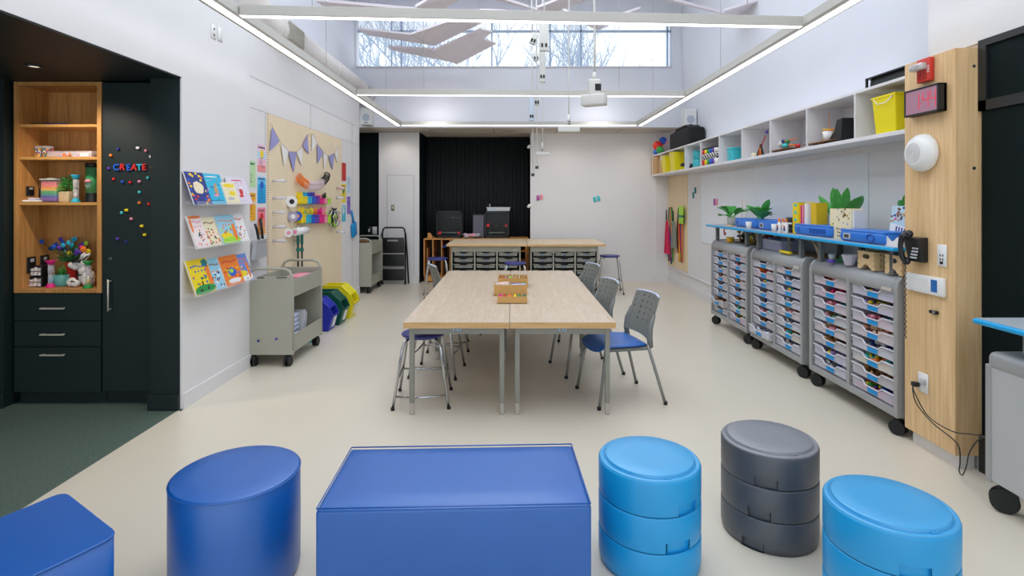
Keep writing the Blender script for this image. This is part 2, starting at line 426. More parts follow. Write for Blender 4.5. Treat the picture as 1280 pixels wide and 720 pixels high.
# ---------------------------------------------------------------- linear lights
def beam(p0, p1, label, w=.08, h=.08, hang=(), dw=.26, off=0):
    """suspended box profile with a glowing underside, p0 and p1 at the bottom centre line"""
    p0, p1 = V(p0), V(p1); d = p1-p0; L = d.length
    t = thing('linear_light', label, 'light', p0, math.atan2(d.y, d.x), 'suspended linear lights')
    B().box(0, L, -w/2, w/2, .008, h).build('housing', mat('light_housing_grey', (194, 191, 183), .5), t, bevel=.003)
    B().box(0, L, off-w*dw, off+w*dw, .004, .012).build('diffuser', LED, t)
    for s in hang:
        B().cyl((L*s, 0, h), (L*s, 0, 5.3-p0.z), .0025, seg=6).build('suspension_cable', CHROME, t)
    return t
ZB = 2.95
beam((-2.04, .3, ZB), (-2.04, 9.9, ZB), 'long white linear light running along the left side of the room', .13, dw=.22, off=.0, hang=(.3, .6, .9))
beam((2.29, .3, ZB), (2.29, 9.9, ZB), 'long white linear light running along the right side above the shelf', .13, dw=.22, off=-.012, hang=(.3, .6, .9))
beam((-1.97, 9.88, ZB), (2.22, 9.88, ZB), 'white linear light against the back fascia below the window', .07, .07, dw=.35)
beam((-1.97, 4.02, ZB), (2.23, 4.27, ZB), 'nearest white linear light crossing the room overhead', hang=(.12, .5, .9))
beam((-1.97, 7.03, ZB), (2.22, 7.14, ZB), 'second white linear light crossing the room below the window', hang=(.2, .8))

# ---------------------------------------------------------------- duct, speakers, ceiling baffles, hanging outlets
t = thing('air_duct', 'round off-white duct running high along the left wall', 'duct', (-2.68, 5.6, 3.53))
DU = mat('duct_off_white', (226, 220, 214), .5)
pts = [(0, 4.48, 0), (0, .35, 0), (0, .12, .05), (0, -.04, .2), (0, -.10, .42), (0, -.10, 1.76)]
B().tube(pts, .185, 24).build('duct_pipe', DU, t)
b = B()
for y in (.42, 1.1, 2.4, 3.9): b.cyl((0, y, 0), (0, y+.03, 0), .192, seg=28)
b.cyl((0, -.10, .6), (0, -.10, .63), .192, seg=28)
b.build('joint_band', DU, t)
b = B(); a0 = R(-20)
for i in range(9):
    b.box(.178, .198, .62+i*.045, .64+i*.045, -.09, .09)
b.box(.172, .190, .59, 1.03, -.1, .1)
b.build('vent_grille', mat('grille_beige', (176, 172, 160), .5), t)

def speaker(x0, x1, y0, y1, z0, z1, label):
    t = thing('loudspeaker', label, 'speaker', ((x0+x1)/2, y1, z0), 0, 'wall speakers')
    w, d, h = x1-x0, y1-y0, z1-z0
    B().box(-w/2, w/2, -d, 0, 0, h).build('cabinet', WHITEM, t, bevel=.01)
    B().cyl((0, -d-.004, h*.42), (0, -d+.01, h*.42), w*.33, seg=28).build('cone', mat('speaker_grille_grey', (178, 184, 198)), t)
    B().box(-.03, .03, -d-.002, -d+.002, .03, .045).build('badge', GREYD, t)
speaker(2.88, 3.08, 9.2, 9.42, 2.84, 3.14, 'pale wall speaker on the right wall above the shelf')
speaker(-2.72, -2.52, 9.9, 10.09, 2.97, 3.28, 'pale wall speaker in the corner left of the back fascia')
B().box(3.07, 3.1, 9.28, 9.36, 2.9, 3.0).build('speaker_bracket', WHITEM, [o for o in bpy.data.objects if o.name.startswith('loudspeaker')][0], (-2.98, -9.42, -2.84))

FELT = mat('pinkish_grey_felt', (234, 226, 232), .85)
def baffle(lw, rw, label, wires):
    """folded panel: the two wings share the fold; points are (pixel x, pixel y, height above the eye)"""
    def P(p): Y = p[2]*F/(CY-p[1]); return V(((p[0]-640)/F*Y, Y, H+p[2]))
    L = [P(p) for p in lw]; Rr = [P(p) for p in rw]
    o = L[0].copy()
    t = thing('ceiling_baffle', label, 'ceiling baffle', o, 0, 'folded ceiling baffles')
    b = B(); b.poly([p-o for p in L]); b.poly([p-o for p in Rr])
    pnl = b.build('folded_panel', FELT, t); sm = pnl.modifiers.new('s', 'SOLIDIFY'); sm.thickness = .03; sm.offset = 1
    for i in wires:
        p = (L+Rr)[i]-o; B().cyl(p, (p.x, p.y, 5.3-o.z), .002, seg=5).build('suspension_wire', CHROME, t)
baffle([(513, 41, 2.6), (543, 55, 2.6), (460, 42, 2.8), (448, 34, 2.8)], [(513, 41, 2.6), (600, 11, 2.9), (632, 12, 3.05), (543, 55, 2.6)], 'folded felt baffle with its left wing tip beside the window edge', (2, 5))
baffle([(540, 62, 2.5), (570, 79, 2.44), (490, 63, 2.6), (486, 59, 2.55)], [(540, 62, 2.5), (600, 35, 2.8), (615, 38, 2.85), (604, 47, 2.75), (620, 53, 2.75), (570, 79, 2.44)], 'lowest folded felt baffle with a notched right end', (3, 6))
baffle([(747, 36, 2.9), (742, 28, 2.8), (700, 8, 3.1), (705, 14, 3.15)], [(747, 36, 2.9), (742, 28, 2.8), (800, 8, 3.1), (795, 14, 3.15)], 'folded felt baffle showing only its point below the nearest beam', (2,))
baffle([(520, 9, 2.2), (546, 16, 2.3), (410, 9, 2.4), (395, -2, 2.3)], [(520, 9, 2.2), (555, -12, 2.4), (590, -8, 2.5), (546, 16, 2.3)], 'folded felt baffle just above the left half of the nearest beam', (3,))
baffle([(672, 10, 2.5), (690, 16, 2.6), (600, -8, 2.8), (580, -20, 2.7)], [(672, 10, 2.5), (735, -14, 2.7), (760, -8, 2.8), (690, 16, 2.6)], 'folded felt baffle above the middle of the nearest beam', (3,))
baffle([(905, 14, 2.4), (925, 20, 2.5), (840, 0, 2.6), (815, -10, 2.5)], [(905, 14, 2.4), (985, -10, 2.6), (1000, 0, 2.7), (925, 20, 2.5)], 'folded felt baffle above the right half of the nearest beam', (3,))

CORD = mat('cord_white', (214, 212, 206), .5); HOLE = mat('socket_black', (16, 16, 16))
def hang(px, Y, z0, label, cordr=.006):
    x = (px-640)/F*Y
    t = thing('hanging_outlet', label, 'power outlet', (x, Y, z0), 0, 'hanging power outlets')
    return t
def cordto(t, z, r, pts=None):
    top = 5.3-t.location.z
    b = B()
    n = 10; q = [(0.004*math.sin(i*1.7)*(i < 9), 0, z+(top-z)*i/n) for i in range(n+1)]
    b.tube(q, r, 6).build('cord', CORD, t)
# camera-like outlet box
t = hang(743, 4.4, 2.37, 'large white outlet box on a thick cord, nearest of the hanging outlets')
cordto(t, .27, .010)
B().cyl((0, 0, .20), (0, 0, .27), .026, .011).build('cord_grip', CORD, t)
B().rbox(-.05, .045, -.035, .035, .07, .21, .012).build('outlet_box', CORD, t)
B().box(0, .048, -.037, -.03, .115, .17).build('socket', HOLE, t)
b = B(MX.Rotation(R(-28), 4, 'Z')); b.rbox(-.10, .095, -.05, .05, .0, .09, .012); b.build('crossbar', CORD, t)
def tbar(px, Y, ytop, ybar0, ybar1, wpx, label):
    z0 = H+(CY-ybar1)/F*Y; t = hang(px, Y, z0, label); k = Y/F
    hb = (ybar1-ybar0)*k; hc = (ybar0-ytop)*k
    cordto(t, hb+hc, .0075 if wpx > 20 else .006)
    B().cyl((0, 0, hb+hc*.1), (0, 0, hb+hc), .032*wpx/27 if Y < 7 else .025, .009).build('plug_body', CORD, t)
    B().rbox(-wpx*k/2, wpx*k/2, -.03, .03, 0, hb, .006).build('crossbar', CORD, t)
    b = B(); b.box(-.006, .006, -.034, -.028, hb+.01, hb+.022); b.box(-.006, .006, -.034, -.028, hb+.04, hb+.052); b.build('socket', HOLE, t)
tbar(711, 6.0, 143, 157.5, 165, 27, 'T-shaped white plug bar on the middle cord')
tbar(678, 9.2, 178, 190, 194, 17, 'small T-shaped plug bar hanging lowest near the back wall')
def obox(px, Y, y0, y1, wpx, label, tilt=0, m=CORD):
    k = Y/F; z0 = H+(CY-y1)*k; t = hang(px, Y, z0, label); h = (y1-y0)*k; w = wpx*k
    cordto(t, h, .006)
    b = B(MX.Rotation(R(tilt), 4, 'Y')); b.rbox(-w/2, w/2, -.03, .03, 0, h, .008); b.build('outlet_box', m, t)
    b = B(MX.Rotation(R(tilt), 4, 'Y'))
    for sx in (-.22, .22): b.box(w*sx-.012, w*sx+.012, -.034, -.028, h*.12, h*.12+.045)
    b.build('socket', HOLE, t)
    return t
obox(680, 6.6, 28, 64, 11.5, 'tall white outlet box with two dark sockets in front of the window')
obox(678, 7.5, 64, 103, 7.5, 'slim white outlet box hanging below the window sill')
obox(665, 7.1, 41, 55, 8, 'tilted white outlet box left of the tall one', 22)
obox(664.5, 8.4, 122, 151, 6, 'pale blue-white outlet box hanging lowest of the slim ones', 0, mat('bluish_plastic', (206, 218, 232)))
obox(671, 8.0, 121, 131.5, 6.5, 'short white outlet box between the two beams')
obox(670, 8.9, 66, 76, 7, 'short white outlet box beside the slim one at sill height')
obox(671, 9.35, 204, 212, 4.5, 'tiny white outlet on a thin cord, hanging lower than the T-shaped bars')
obox(666, 9.6, 213, 221, 4.5, 'tiny white outlet hanging lowest beside the black recess edge')

# ---------------------------------------------------------------- trees outside
BARK = mat('bark_in_glare', (172, 186, 204), .9)  # pale blue is window glare over the branches, put into the colour
def tree(x, y, h, seed, label):
    rnd = random.Random(seed); t = thing('bare_tree', label, 'tree', (x, y, 0), 0, 'bare trees outside the window')
    tr = B(); br = B()
    def grow(p, d, L, r, lev):
        q = [p]; 
        for i in range(4):
            d = (d+V((rnd.uniform(-.22, .22), rnd.uniform(-.22, .22), rnd.uniform(-.05, .14)))).normalized(); p = p+d*L/4; q.append(p)
        (tr if lev == 0 else br).tube(q, r, 6 if lev < 2 else 4, [r*(1-.13*i) for i in range(5)])
        if lev >= 5: return
        for k in range(4 if lev in (1, 2, 3) else 3):
            i = rnd.choice((2, 3, 4)) if k else 4
            dd = (d+V((rnd.uniform(-1, 1), rnd.uniform(-.7, .7), rnd.uniform(-.15, .7)))*.85).normalized()
            grow(q[i], dd, L*rnd.uniform(.6, .8), r*.55, lev+1)
    grow(V((0, 0, 0)), V((0, 0, 1)), h*.36, .14, 0)
    tr.build('trunk', BARK, t); br.build('branches', BARK, t)
for x, y, h, s, lb in ((-5.2, 18, 9.4, 3, 'leafless tree outside behind the left end of the window'), (-2.4, 19, 9.8, 8, 'leafless tree outside behind the folded baffles'), (.6, 18.5, 9.6, 12, 'leafless tree outside behind the hanging outlets'), (3.6, 19, 8.6, 21, 'leafless tree outside behind the right half of the window'), (-7.2, 22, 10.5, 33, 'farther leafless tree outside past the left window edge')):
    tree(x, y, h, s, lb)
# ================================================================ LEFT ALCOVE
YN = 4.36
def nx(px): return (px-640)/F*YN
def nz(py): return H-(py-CY)/F*YN
# --- niche unit with three drawers
x0, x1 = nx(17), nx(126.5)
t = thing('niche_cabinet', 'tall black cabinet with open amber oak niche above three drawers', 'cabinet', (x0, YN, 0)); W = x1-x0
B().box(0, W, .02, .55, .10, .885).box(0, W, .06, .5, 0, .10).build('carcass', BLACK, t)
b = B(); zt, zb = nz(102), .885
b.box(0, .035, 0, .30, zb, zt); b.box(W-.035, W, 0, .30, zb, zt); b.box(.035, W-.035, 0, .30, zt-.03, zt); b.box(.035, W-.035, 0, .30, zb, zb+.03)
b.build('oak_frame', OAKN, t, bevel=.002)
B().box(.035, W-.035, .285, .30, zb+.03, zt-.03).build('back_panel', OAKN, t)
SH = [nz(155), nz(196), nz(253)]
for z in SH: B().box(.035, W-.035, .012, .285, z-.022, z).build('shelf', OAKH, t, bevel=.002)
for ya, yb, yh in ((367.5, 400.5, 385), (401.8, 432.8, 417.5), (434.2, 490, 443)):
    dr = B().box(.004, W-.004, 0, .02, nz(yb), nz(ya)).build('drawer', BLACK, t, bevel=.0015)
    b = B(); hz = nz(yh); hx = nx(68)-x0
    b.box(hx-.095, hx+.095, -.03, -.02, hz-.006, hz+.006); b.box(hx-.085, hx-.075, -.02, 0, hz-.005, hz+.005); b.box(hx+.075, hx+.085, -.02, 0, hz-.005, hz+.005)
    b.build('handle', mat('brushed_brass_steel', (214, 208, 190), .35, .35), dr, bevel=.001)
XS = nx(17)+.0355
def sideplate(px0, px1, py0, py1, win, label):
    ya, yb = XS*F/(px0-640), XS*F/(px1-640); ym = (ya+yb)/2; za, zb_ = H-(py1-CY)/F*ym, H-(py0-CY)/F*ym
    o = B().rbox(0, .008, ya-ym, yb-ym, 0, zb_-za, .002, 1).mat(1).box(.007, .0095, (ya-ym)*.3, (yb-ym)*.5, (zb_-za)*.68, (zb_-za)*.88).build('outlet_plate', [BLKP, win], None, (XS, ym, za)); tag(o, label, 'outlet')
sideplate(33, 44, 321, 341, LGR, 'black outlet plate with pale window, lower left on the niche side panel')
sideplate(50, 60, 319, 337, LGR, 'black outlet plate behind the patterned boxes on the niche side panel')
sideplate(32, 42, 233, 245, LGR, 'small black plate with grey window above the white discs')
sideplate(48, 56.5, 235, 249, BLKP, 'plain small black plate left of the rainbow jar')
# --- tall cupboard
x0b, x1b = nx(127.5), -2.80
t = thing('tall_cupboard', 'tall black cupboard with one door covered in small magnets', 'cupboard', (x0b, YN, 0)); W2 = x1b-x0b
B().box(0, W2, .02, .55, .10, 2.55).box(0, W2, .06, .5, 0, .10).build('carcass', BLACK, t)
dr = B().box(.004, W2-.003, 0, .02, .11, 2.545).build('door', BLACK, t, bevel=.0015)
b = B(); hx = nx(139)-x0b; b.cyl((hx, -.035, nz(388)), (hx, -.035, nz(349)), .006, seg=10); b.cyl((hx, -.035, nz(386)), (hx, 0, nz(386)), .005, seg=8); b.cyl((hx, -.035, nz(351)), (hx, 0, nz(351)), .005, seg=8)
b.build('handle', mat('brushed_brass_steel', (196, 190, 172)), dr)
B().cyl((nx(137.5)-x0b, -.006, nz(323.5)), (nx(137.5)-x0b, .004, nz(323.5)), .014, seg=16).build('lock', CHROME, dr)
# magnets
yM = YN-.001
for i, (ch, m, cn, px) in enumerate((('C', BLU, 'blue', 146.2), ('R', RED, 'red', 153.8), ('E', BLU, 'blue', 161.5), ('A', RED, 'red', 168.5), ('T', CYA, 'light blue', 175), ('E', RED, 'red', 181))):
    o = letters('letter_magnet', ch, .068, .005, m, None, .0018)
    o.location = (nx(px), yM-.006, nz(209.5-.3*(i % 2))); o.rotation_euler = (PI/2, R((0, 3, -2, 4, -3, 0)[i]), 0)
    tag(o, '%s letter %s magnet, %s' % (cn, ch, ('first of the word', 'second of the word', 'before the A', 'fourth of the word', 'between A and E', 'last of the word')[i]), 'magnet', 'letter magnets spelling CREATE')
mags = [(148, 186.3, NAV, 'navy'), (139.2, 194.4, ORA, 'orange'), (173, 185, WHT, 'white square'), (183, 188.5, PNK, 'pink'), (189, 196, WHT, 'white round'), (136.5, 210.5, PUR, 'purple'), (190.3, 209, ORA, 'orange'),
 (142.8, 224, RED, 'red'), (153.4, 227.5, BLU, 'blue'), (163.2, 228, RED, 'red'), (174.6, 227, PNK, 'pink'), (185.5, 222.3, TRQ, 'turquoise'), (174.7, 240.3, TRQ, 'turquoise'), (174.7, 253.6, ORA, 'orange'), (186.8, 255.2, RED, 'red'),
 (158.8, 262.7, YEL, 'yellow'), (152.5, 266, TRQ, 'turquoise'), (164.7, 273.5, PNK, 'pink'), (178, 282.5, YEL, 'yellow'), (181.6, 293.4, YEL, 'yellow'), (147.2, 298.6, PUR, 'purple'), (158.2, 302.5, NAV, 'navy')]
wh = ['above the C', 'left above the C', 'above the A', 'above the last E', 'at the right above the last E', 'left of the C', 'right of the last E', 'left below the C', 'below the R', 'below the first E', 'below the T', 'right below the last E',
 'second below the T', 'third below the T', 'right of the lone orange one', 'topmost yellow one', 'beside the topmost yellow one', 'below that yellow one', 'above the lowest yellow one', 'lowest of the yellow ones', 'lowest on the left', 'lowest of all']
for (px, py, m, cn), w in zip(mags, wh):
    b = B()
    if 'square' in cn or cn == 'yellow': b.rbox(-.013, .013, -.012, 0, -.010, .010, .003, 2)
    else: b.cyl((0, 0, 0), (0, -.008, 0), .0125, .012, 14).cyl((0, -.008, 0), (0, -.012, 0), .012, .007, 14)
    o = b.build('round_magnet' if 'square' not in cn else 'square_magnet', m, None, (nx(px), yM, nz(py)))
    tag(o, '%s magnet on the black cupboard door, %s' % (cn, w), 'magnet', 'small magnets on the black cupboard')
# recessed downlight
p = onY(42.5, 82, 2.55*0+3.86); p = V(((42.5-640)/F*3.86, 3.86, 2.56))
t = thing('downlight', 'small recessed downlight in the black alcove ceiling', 'light', (p.x, p.y, 2.545))
B().lathe([(.035, .013), (.050, 0), (.055, .004), (.055, .015)], seg=28).build('trim_ring', GREYD, t)
B().cyl((0, 0, .010), (0, 0, .014), .034, seg=24).build('lamp', mat('lamp_warm', (255, 238, 214), emit=1.2), t)

# --- things in the niche (sitting on shelves at YI)
YI = 4.52
def iz(k): return (SH[0], SH[1], SH[2], .915)[k]
def ix(px, y=None): return (px-640)/F*(y or YI)
kx = YI/F
# top shelf: dark flat thing
o = B().box(-.19, .19, -.1, .1, 0, .012).box(-.12, .10, -.08, .08, .012, .022).mat(1).box(.05, .22, -.11, -.05, .012, .018).build('flat_folder', [BLKP, NAV], None, (ix(60), YI+.03, SH[0])); tag(o, 'flat dark folder lying on the top niche shelf', 'folder')
BEADS = mat('mixed_beads', (120, 150, 110), .5)
def beadmat(name, cols, sc_=90):
    if name in _m: return _m[name]
    m = bpy.data.materials.new(name); m.use_nodes = True; nt = m.node_tree; b = nt.nodes['Principled BSDF']
    tc = nt.nodes.new('ShaderNodeTexCoord'); v = nt.nodes.new('ShaderNodeTexVoronoi'); v.inputs['Scale'].default_value = sc_
    r = nt.nodes.new('ShaderNodeValToRGB'); r.color_ramp.interpolation = 'CONSTANT'; s = nt.nodes.new('ShaderNodeSeparateColor')
    el = r.color_ramp.elements; n = len(cols); el[0].color = rgb(cols[0]); el[1].position = 1/n; el[1].color = rgb(cols[1])
    for i in range(2, n): e = el.new(i/n); e.color = rgb(cols[i])
    L = nt.links.new; L(tc.outputs['Object'], v.inputs['Vector']); L(v.outputs['Color'], s.inputs[0]); L(s.outputs[0], r.inputs['Fac']); L(r.outputs['Color'], b.inputs['Base Color'])
    b.inputs['Roughness'].default_value = .4
    _m[name] = m; return m
MIX = beadmat('mixed_beads_bright', [(60, 140, 90), (220, 90, 60), (210, 210, 200), (60, 90, 170), (230, 170, 60), (120, 60, 110)])
MIXP = beadmat('mixed_beads_pale', [(220, 190, 200), (180, 140, 200), (230, 220, 220), (230, 150, 120), (120, 150, 130)], 70)
for px, yy, s, lb in ((49.5, 0, 1, 'clear jar of mixed beads at the left end of the pair'), (60, .0, 1.12, 'wider clear jar of mixed beads beside the bead box'),):
    t = thing('bead_jar', lb, 'jar', (ix(px), YI, SH[1]), 0, 'bead jars on the second niche shelf')
    r = .033*s
    B().lathe([(r*.95, 0), (r, .008), (r, .08)], seg=24).build('beads', MIX, t)
    B().lathe([(r*1.04, .080), (r*1.08, .084), (r*1.08, .096), (r*.9, .1)], seg=24).build('lid', CLR, t)
t = thing('bead_box', 'long clear compartment box of beads on the second niche shelf', 'box', (ix(94.5), YI, SH[1]))
w = 27*kx; B().box(-w, w, -.06, .06, .003, .046).build('beads', MIXP, t)
B().rbox(-w-.004, w+.004, -.065, .065, 0, .055, .004, 1).build('case', CLR, t)
b = B(); b.box(-.05, -.03, -.067, -.064, .01, .035); b.box(-.02, .02, -.067, -.064, .012, .02); b.box(.0, .012, -.067, -.064, .012, .04); b.build('sticker', ORA, t)
B().box(w*.5, w*.9, -.067, -.064, .01, .04).build('white_label', WHT, t)
# shelf 3
z3 = SH[2]
t = thing('white_disc', 'larger flat white disc on the third niche shelf', 'disc', (ix(44), YI-.02, z3)); B().lathe([(.09, 0), (.105, .006), (.105, .014), (.09, .018)], seg=32).build('disc', WHT, t)
t = thing('white_disc', 'smaller pale purple disc stacked on the white one', 'disc', (ix(44), YI-.02, z3+.018)); B().lathe([(.045, 0), (.052, .004), (.052, .014), (.045, .018)], seg=28).build('disc', mat('pale_lilac', (206, 200, 220)), t)
t = thing('rainbow_jar', 'clear canister of beads layered in rainbow colours', 'jar', (ix(66.5), YI, z3))
RB = striped('rainbow_layers', [(92, 56, 150), (120, 70, 180), (40, 90, 180), (30, 150, 120), (60, 170, 90), (236, 180, 60), (236, 140, 60), (226, 110, 120), (216, 90, 110)], 2, 0, .17)
B().rbox(-.064, .064, -.05, .05, .002, .165, .012).build('beads', RB, t)
B().rbox(-.067, .067, -.053, .053, 0, .182, .014).build('canister', CLRL, t)
B().box(-.068, .068, -.054, .054, .182, .192).box(-.03, .03, -.03, .03, .192, .198).build('lid', mat('lid_clear_white', (206, 206, 206), .3), t)
def leafcluster(name, c, rad, h, n, m, parent, seed=1, leaf=.03, wid=.5):
    rnd = random.Random(seed); b = B()
    for i in range(n):
        a = rnd.uniform(0, 2*PI); e = rnd.uniform(.15, 1.4); d = V((math.cos(a)*math.cos(e), math.sin(a)*math.cos(e), math.sin(e)))
        p = V(c)+V((d.x*rad*rnd.uniform(.3, 1), d.y*rad*rnd.uniform(.3, 1), d.z*h*rnd.uniform(.2, 1)))
        s = d.cross(V((rnd.uniform(-1, 1), rnd.uniform(-1, 1), rnd.uniform(-1, 1)))).normalized()
        dd = (d+V((rnd.uniform(-.6, .6), rnd.uniform(-.6, .6), rnd.uniform(-.6, .4)))).normalized()
        b.poly([p, p+dd*leaf*.5+s*leaf*wid*.5, p+dd*leaf, p+dd*leaf*.5-s*leaf*wid*.5])
    return b.build(name, m, parent)
t = thing('potted_plant', 'small bushy plant in a square beige pot on the third niche shelf', 'plant', (ix(84), YI, z3))
B().rbox(-.042, .042, -.04, .04, 0, .088, .006).build('pot', mat('beige_pot', (206, 186, 150), .7), t)
B().tube([(0, 0, .08), (.004, 0, .14)], .004).build('stem', LEAFD, t)
leafcluster('foliage', (0, 0, .088), .075, .12, 260, LEAF, t, 4, .026)
def sandtimer(px, y, z, h, w, mEnd, mSand, label, tw=None, mTop=None):
    t = thing('sand_timer', label, 'sand timer', (ix(px, y), y, z), 0, 'coloured sand timers'); r = w/2
    B().lathe([(r, 0), (r*.98, h*.03), (r*.62, h*.09), (r*.6, h*.15)], seg=24).build('base', mEnd, t)
    B().lathe([(r*.6, h*.85), (r*.62, h*.91), (r*.98, h*.97), (r, h)], seg=24).build('cap', mTop or mEnd, t)
    B().lathe([(r*.52, h*.15), (r*.5, h*.45), (.004, h*.5), (r*.5, h*.55), (r*.52, h*.85)], seg=20).build('glass', CLR, t)
    B().lathe([(r*.44, h*.15), (r*.42, h*.32), (0, h*.36)], seg=20).build('sand', mSand, t)
    b = B()
    for a in (0, PI*2/3, PI*4/3): b.cyl((r*.56*math.cos(a+.5), r*.56*math.sin(a+.5), h*.12), (r*.56*math.cos(a+.5), r*.56*math.sin(a+.5), h*.88), .003, seg=6)
    b.build('post', CLR, t)
sandtimer(94.5, YI-.03, z3, 34*kx, 10.5*kx, BLU and CYA, WHT, 'blue-ended sand timer beside the beige plant pot')
t = thing('jellyfish_lamp', 'green tube lamp with a floating pink jellyfish on a black base', 'lamp', (ix(114.5), YI+.01, z3))
B().lathe([(.052, 0), (.05, .01), (.048, .07), (.05, .075)], seg=28).build('base', BLKP, t)
B().lathe([(.047, .075), (.047, .285)], seg=28).build('tube', clear('green_tube', (70, 170, 110), .75, .1), t)
B().lathe([(.05, .285), (.05, .315), (.046, .322)], seg=28).build('cap', BLKP, t)
j = B().lathe([(.026, .165), (.024, .178), (.012, .187), (0, .19)], c=(0, -.045, 0), seg=16).mat(1)
for i in range(5): j.tube([(-.018+.009*i, -.047, .166), (-.02+.009*i, -.048, .14), (-.012+.007*i, -.048, .12-.01*(i % 2))], .002, 5)
j.build('jellyfish', [PNK, mat('jelly_pale', (200, 230, 220))], t)
# bottom shelf
z4 = .915
o = B().lathe([(.05, 0), (.075, .012), (.06, .02), (0, .03)], seg=24, sx=1.1).build('white_dish', WHT, None, (ix(40), YI, z4)); tag(o, 'shallow white dish at the left of the bottom niche', 'dish')
DICE = beadmat('dice_boxes', [(235, 230, 228), (30, 30, 34), (235, 230, 228), (200, 190, 190)], 42)
for dx, dz, w, lb in ((0, 0, .105, 'lower patterned black and white block on the niche floor'), (.004, .088, .095, 'upper patterned black and white block of the stack'), ):
    t = thing('patterned_box', lb, 'box', (ix(52)+dx, YI-.01, z4+dz), 0, 'patterned boxes in the niche')
    B().rbox(-w/2, w/2, -.05, .05, 0, .083, .005).build('box_body', BLKP, t)
    b = B()
    for i in range(3):
        for k in range(2):
            b.box(-w/2+.008+i*(w-.012)/3, -w/2+.004+(i+1)*(w-.012)/3, -.052, -.049, .008+k*.036, .038+k*.036)
    b.build('white_panels', DICE, t)
sandtimer(63.5, YI-.06, z4, 33*kx, 11.5*kx, MAG, CYA, 'magenta-ended sand timer with turquoise sand')
t = thing('potted_plant', 'spiky plant in a round teal pot on the niche floor', 'plant', (ix(77), YI, z4))
B().lathe([(.048, 0), (.056, .01), (.058, .095), (.05, .098), (.048, .085), (0, .085)], seg=28).build('pot', mat('teal_glaze', (92, 160, 156), .4, vary=.15, vscale=30), t)
b = B(); rnd = random.Random(3)
for i in range(70):
    a = rnd.uniform(0, 2*PI); e = rnd.uniform(.5, 1.5); L = rnd.uniform(.06, .11); d = V((math.cos(a)*math.cos(e), math.sin(a)*math.cos(e), math.sin(e)))
    s = V((-math.sin(a), math.cos(a), 0))*.004; p = V((0, 0, .085)); b.poly([p-s, p+s, p+d*L])
b.build('leaves', LEAF, t)
t = thing('flower_vase', 'red vase of colourful toy flowers in the bottom niche', 'vase', (ix(90, YI+.04), YI+.04, z4)); k = (YI+.04)/F
b = B(); b.lathe([(.05, 0), (.045, .01), (.032, .09), (.034, .13), (.05, .19), (.046, .195), (.03, .13), (0, .1)], seg=6, smooth=False); b.build('vase', mat('vase_red_orange', (206, 44, 30), .3, vary=.3, vscale=12), t)
rnd = random.Random(5); st = B(); 
fl = [(48, 302, BLU), (71-1, 299, PUR), (60, 309, BLU), (55, 311, NAV), (70, 311, NAV), (88, 300, CYA), (85, 306, CYA), (91, 306, CYA), (90, 299, CYA), (86.5, 318, YEL), (97.5, 307, PUR), (101, 313, PUR), (103, 309, MAG), (107, 310, MAG), (108, 304, LIM), (110, 315, YEL), (110.5, 311, ORA), (99, 316, PUR), (74, 305, NAV), (78, 312, BLU), (94, 311, GRN)]
fl = [(x+(4 if x < 74 else 0), y, m) for x, y, m in fl] + [(72, 308, BLU), (76, 303, BLU), (79, 309, PUR), (104, 305, PUR), (106, 314, PUR), (92, 303, CYA), (87, 309, CYA)]
vz = lambda py: H-(py-CY)*k-z4
for x, y, m in fl:
    xx = (x-90)*k; yy = rnd.uniform(-.05, .04); zz = vz(y)
    st.tube([(0, 0, .12), (xx*.35, yy*.4, .2+zz*.1), (xx, yy, zz)], .0025, 5)
    big = m is YEL or m is ORA
    f = B()
    for q in range(7 if big else 5):
        a = q*2*PI/(7 if big else 5); rr = .012 if big else .009
        f.sph((xx+math.cos(a)*rr*1.2, yy-.004, zz+math.sin(a)*rr*1.2), .013 if big else .010, (1, .6, 1), 8)
    f.sph((xx, yy-.008, zz), .009, (1, 1, 1), 8); f.build('flower', m, t)
for sx in (-1, 1): st.poly([(0, 0, .18), (sx*.08, 0, .225), (sx*.15, 0, .235), (sx*.08, 0, .205)])
st.build('stems', LEAFD, t)
leafcluster('foliage', (0, 0, .19), .10, .12, 140, LEAFD, t, 8, .04, .3)
# white plush dog
t = thing('toy_dog', 'white toy dog with black markings sitting in the niche', 'toy', (ix(102, YI), YI+.0, z4), R(-12))
FUR = mat('toy_white', (232, 228, 224), .6)
b = B(); b.sph((.03, .02, .075), .06, (1.05, .9, 1.05)); b.sph((.02, 0, .13), .04, (1, .9, 1)); b.sph((.0, 0, .185), .045, (1.15, .95, .9))
b.sph((-.065, -.02, .172), .032, (1.3, .9, .85)); b.sph((-.035, -.02, .165), .036, (1, .9, .9)); b.sph((.07, .0, .04), .045, (1, 1, .95)); b.sph((-.0, -.05, .03), .032, (1, 1.1, .95)); b.sph((-.045, -.045, .024), .026, (1.25, 1, .9)); b.sph((-.10, -.01, .03), .032, (1.1, 1, .95)); b.sph((-.07, -.02, .045), .03, (1.3, .8, .9))
b.build('body', FUR, t)
b = B(); b.tube([(.015, 0, .215), (.05, 0, .245), (.085, 0, .268)], .018, 8, [.016, .02, .008]); b.tube([(-.0, -.01, .22), (.03, -.01, .255), (.05, -.01, .275)], .016, 8, [.012, .017, .007]); b.build('ears', FUR, t)
b = B(); b.sph((-.106, -.022, .180), .010); b.tube([(-.03, -.05, .205), (.0, -.052, .212), (.04, -.045, .212)], .012, 6); b.tube([(.03, -.022, .215), (.06, -.022, .235), (.078, -.015, .25)], .005, 6); b.tube([(-.03, -.04, .20), (.0, -.045, .205), (.03, -.04, .20)], .006, 6); b.tube([(-.02, -.075, .045), (.0, -.082, .055), (.02, -.075, .045)], .004, 6); b.tube([(-.02, -.035, .10), (.01, -.045, .09), (.05, -.04, .10)], .005, 6)
b.build('black_markings', BLKP, t)
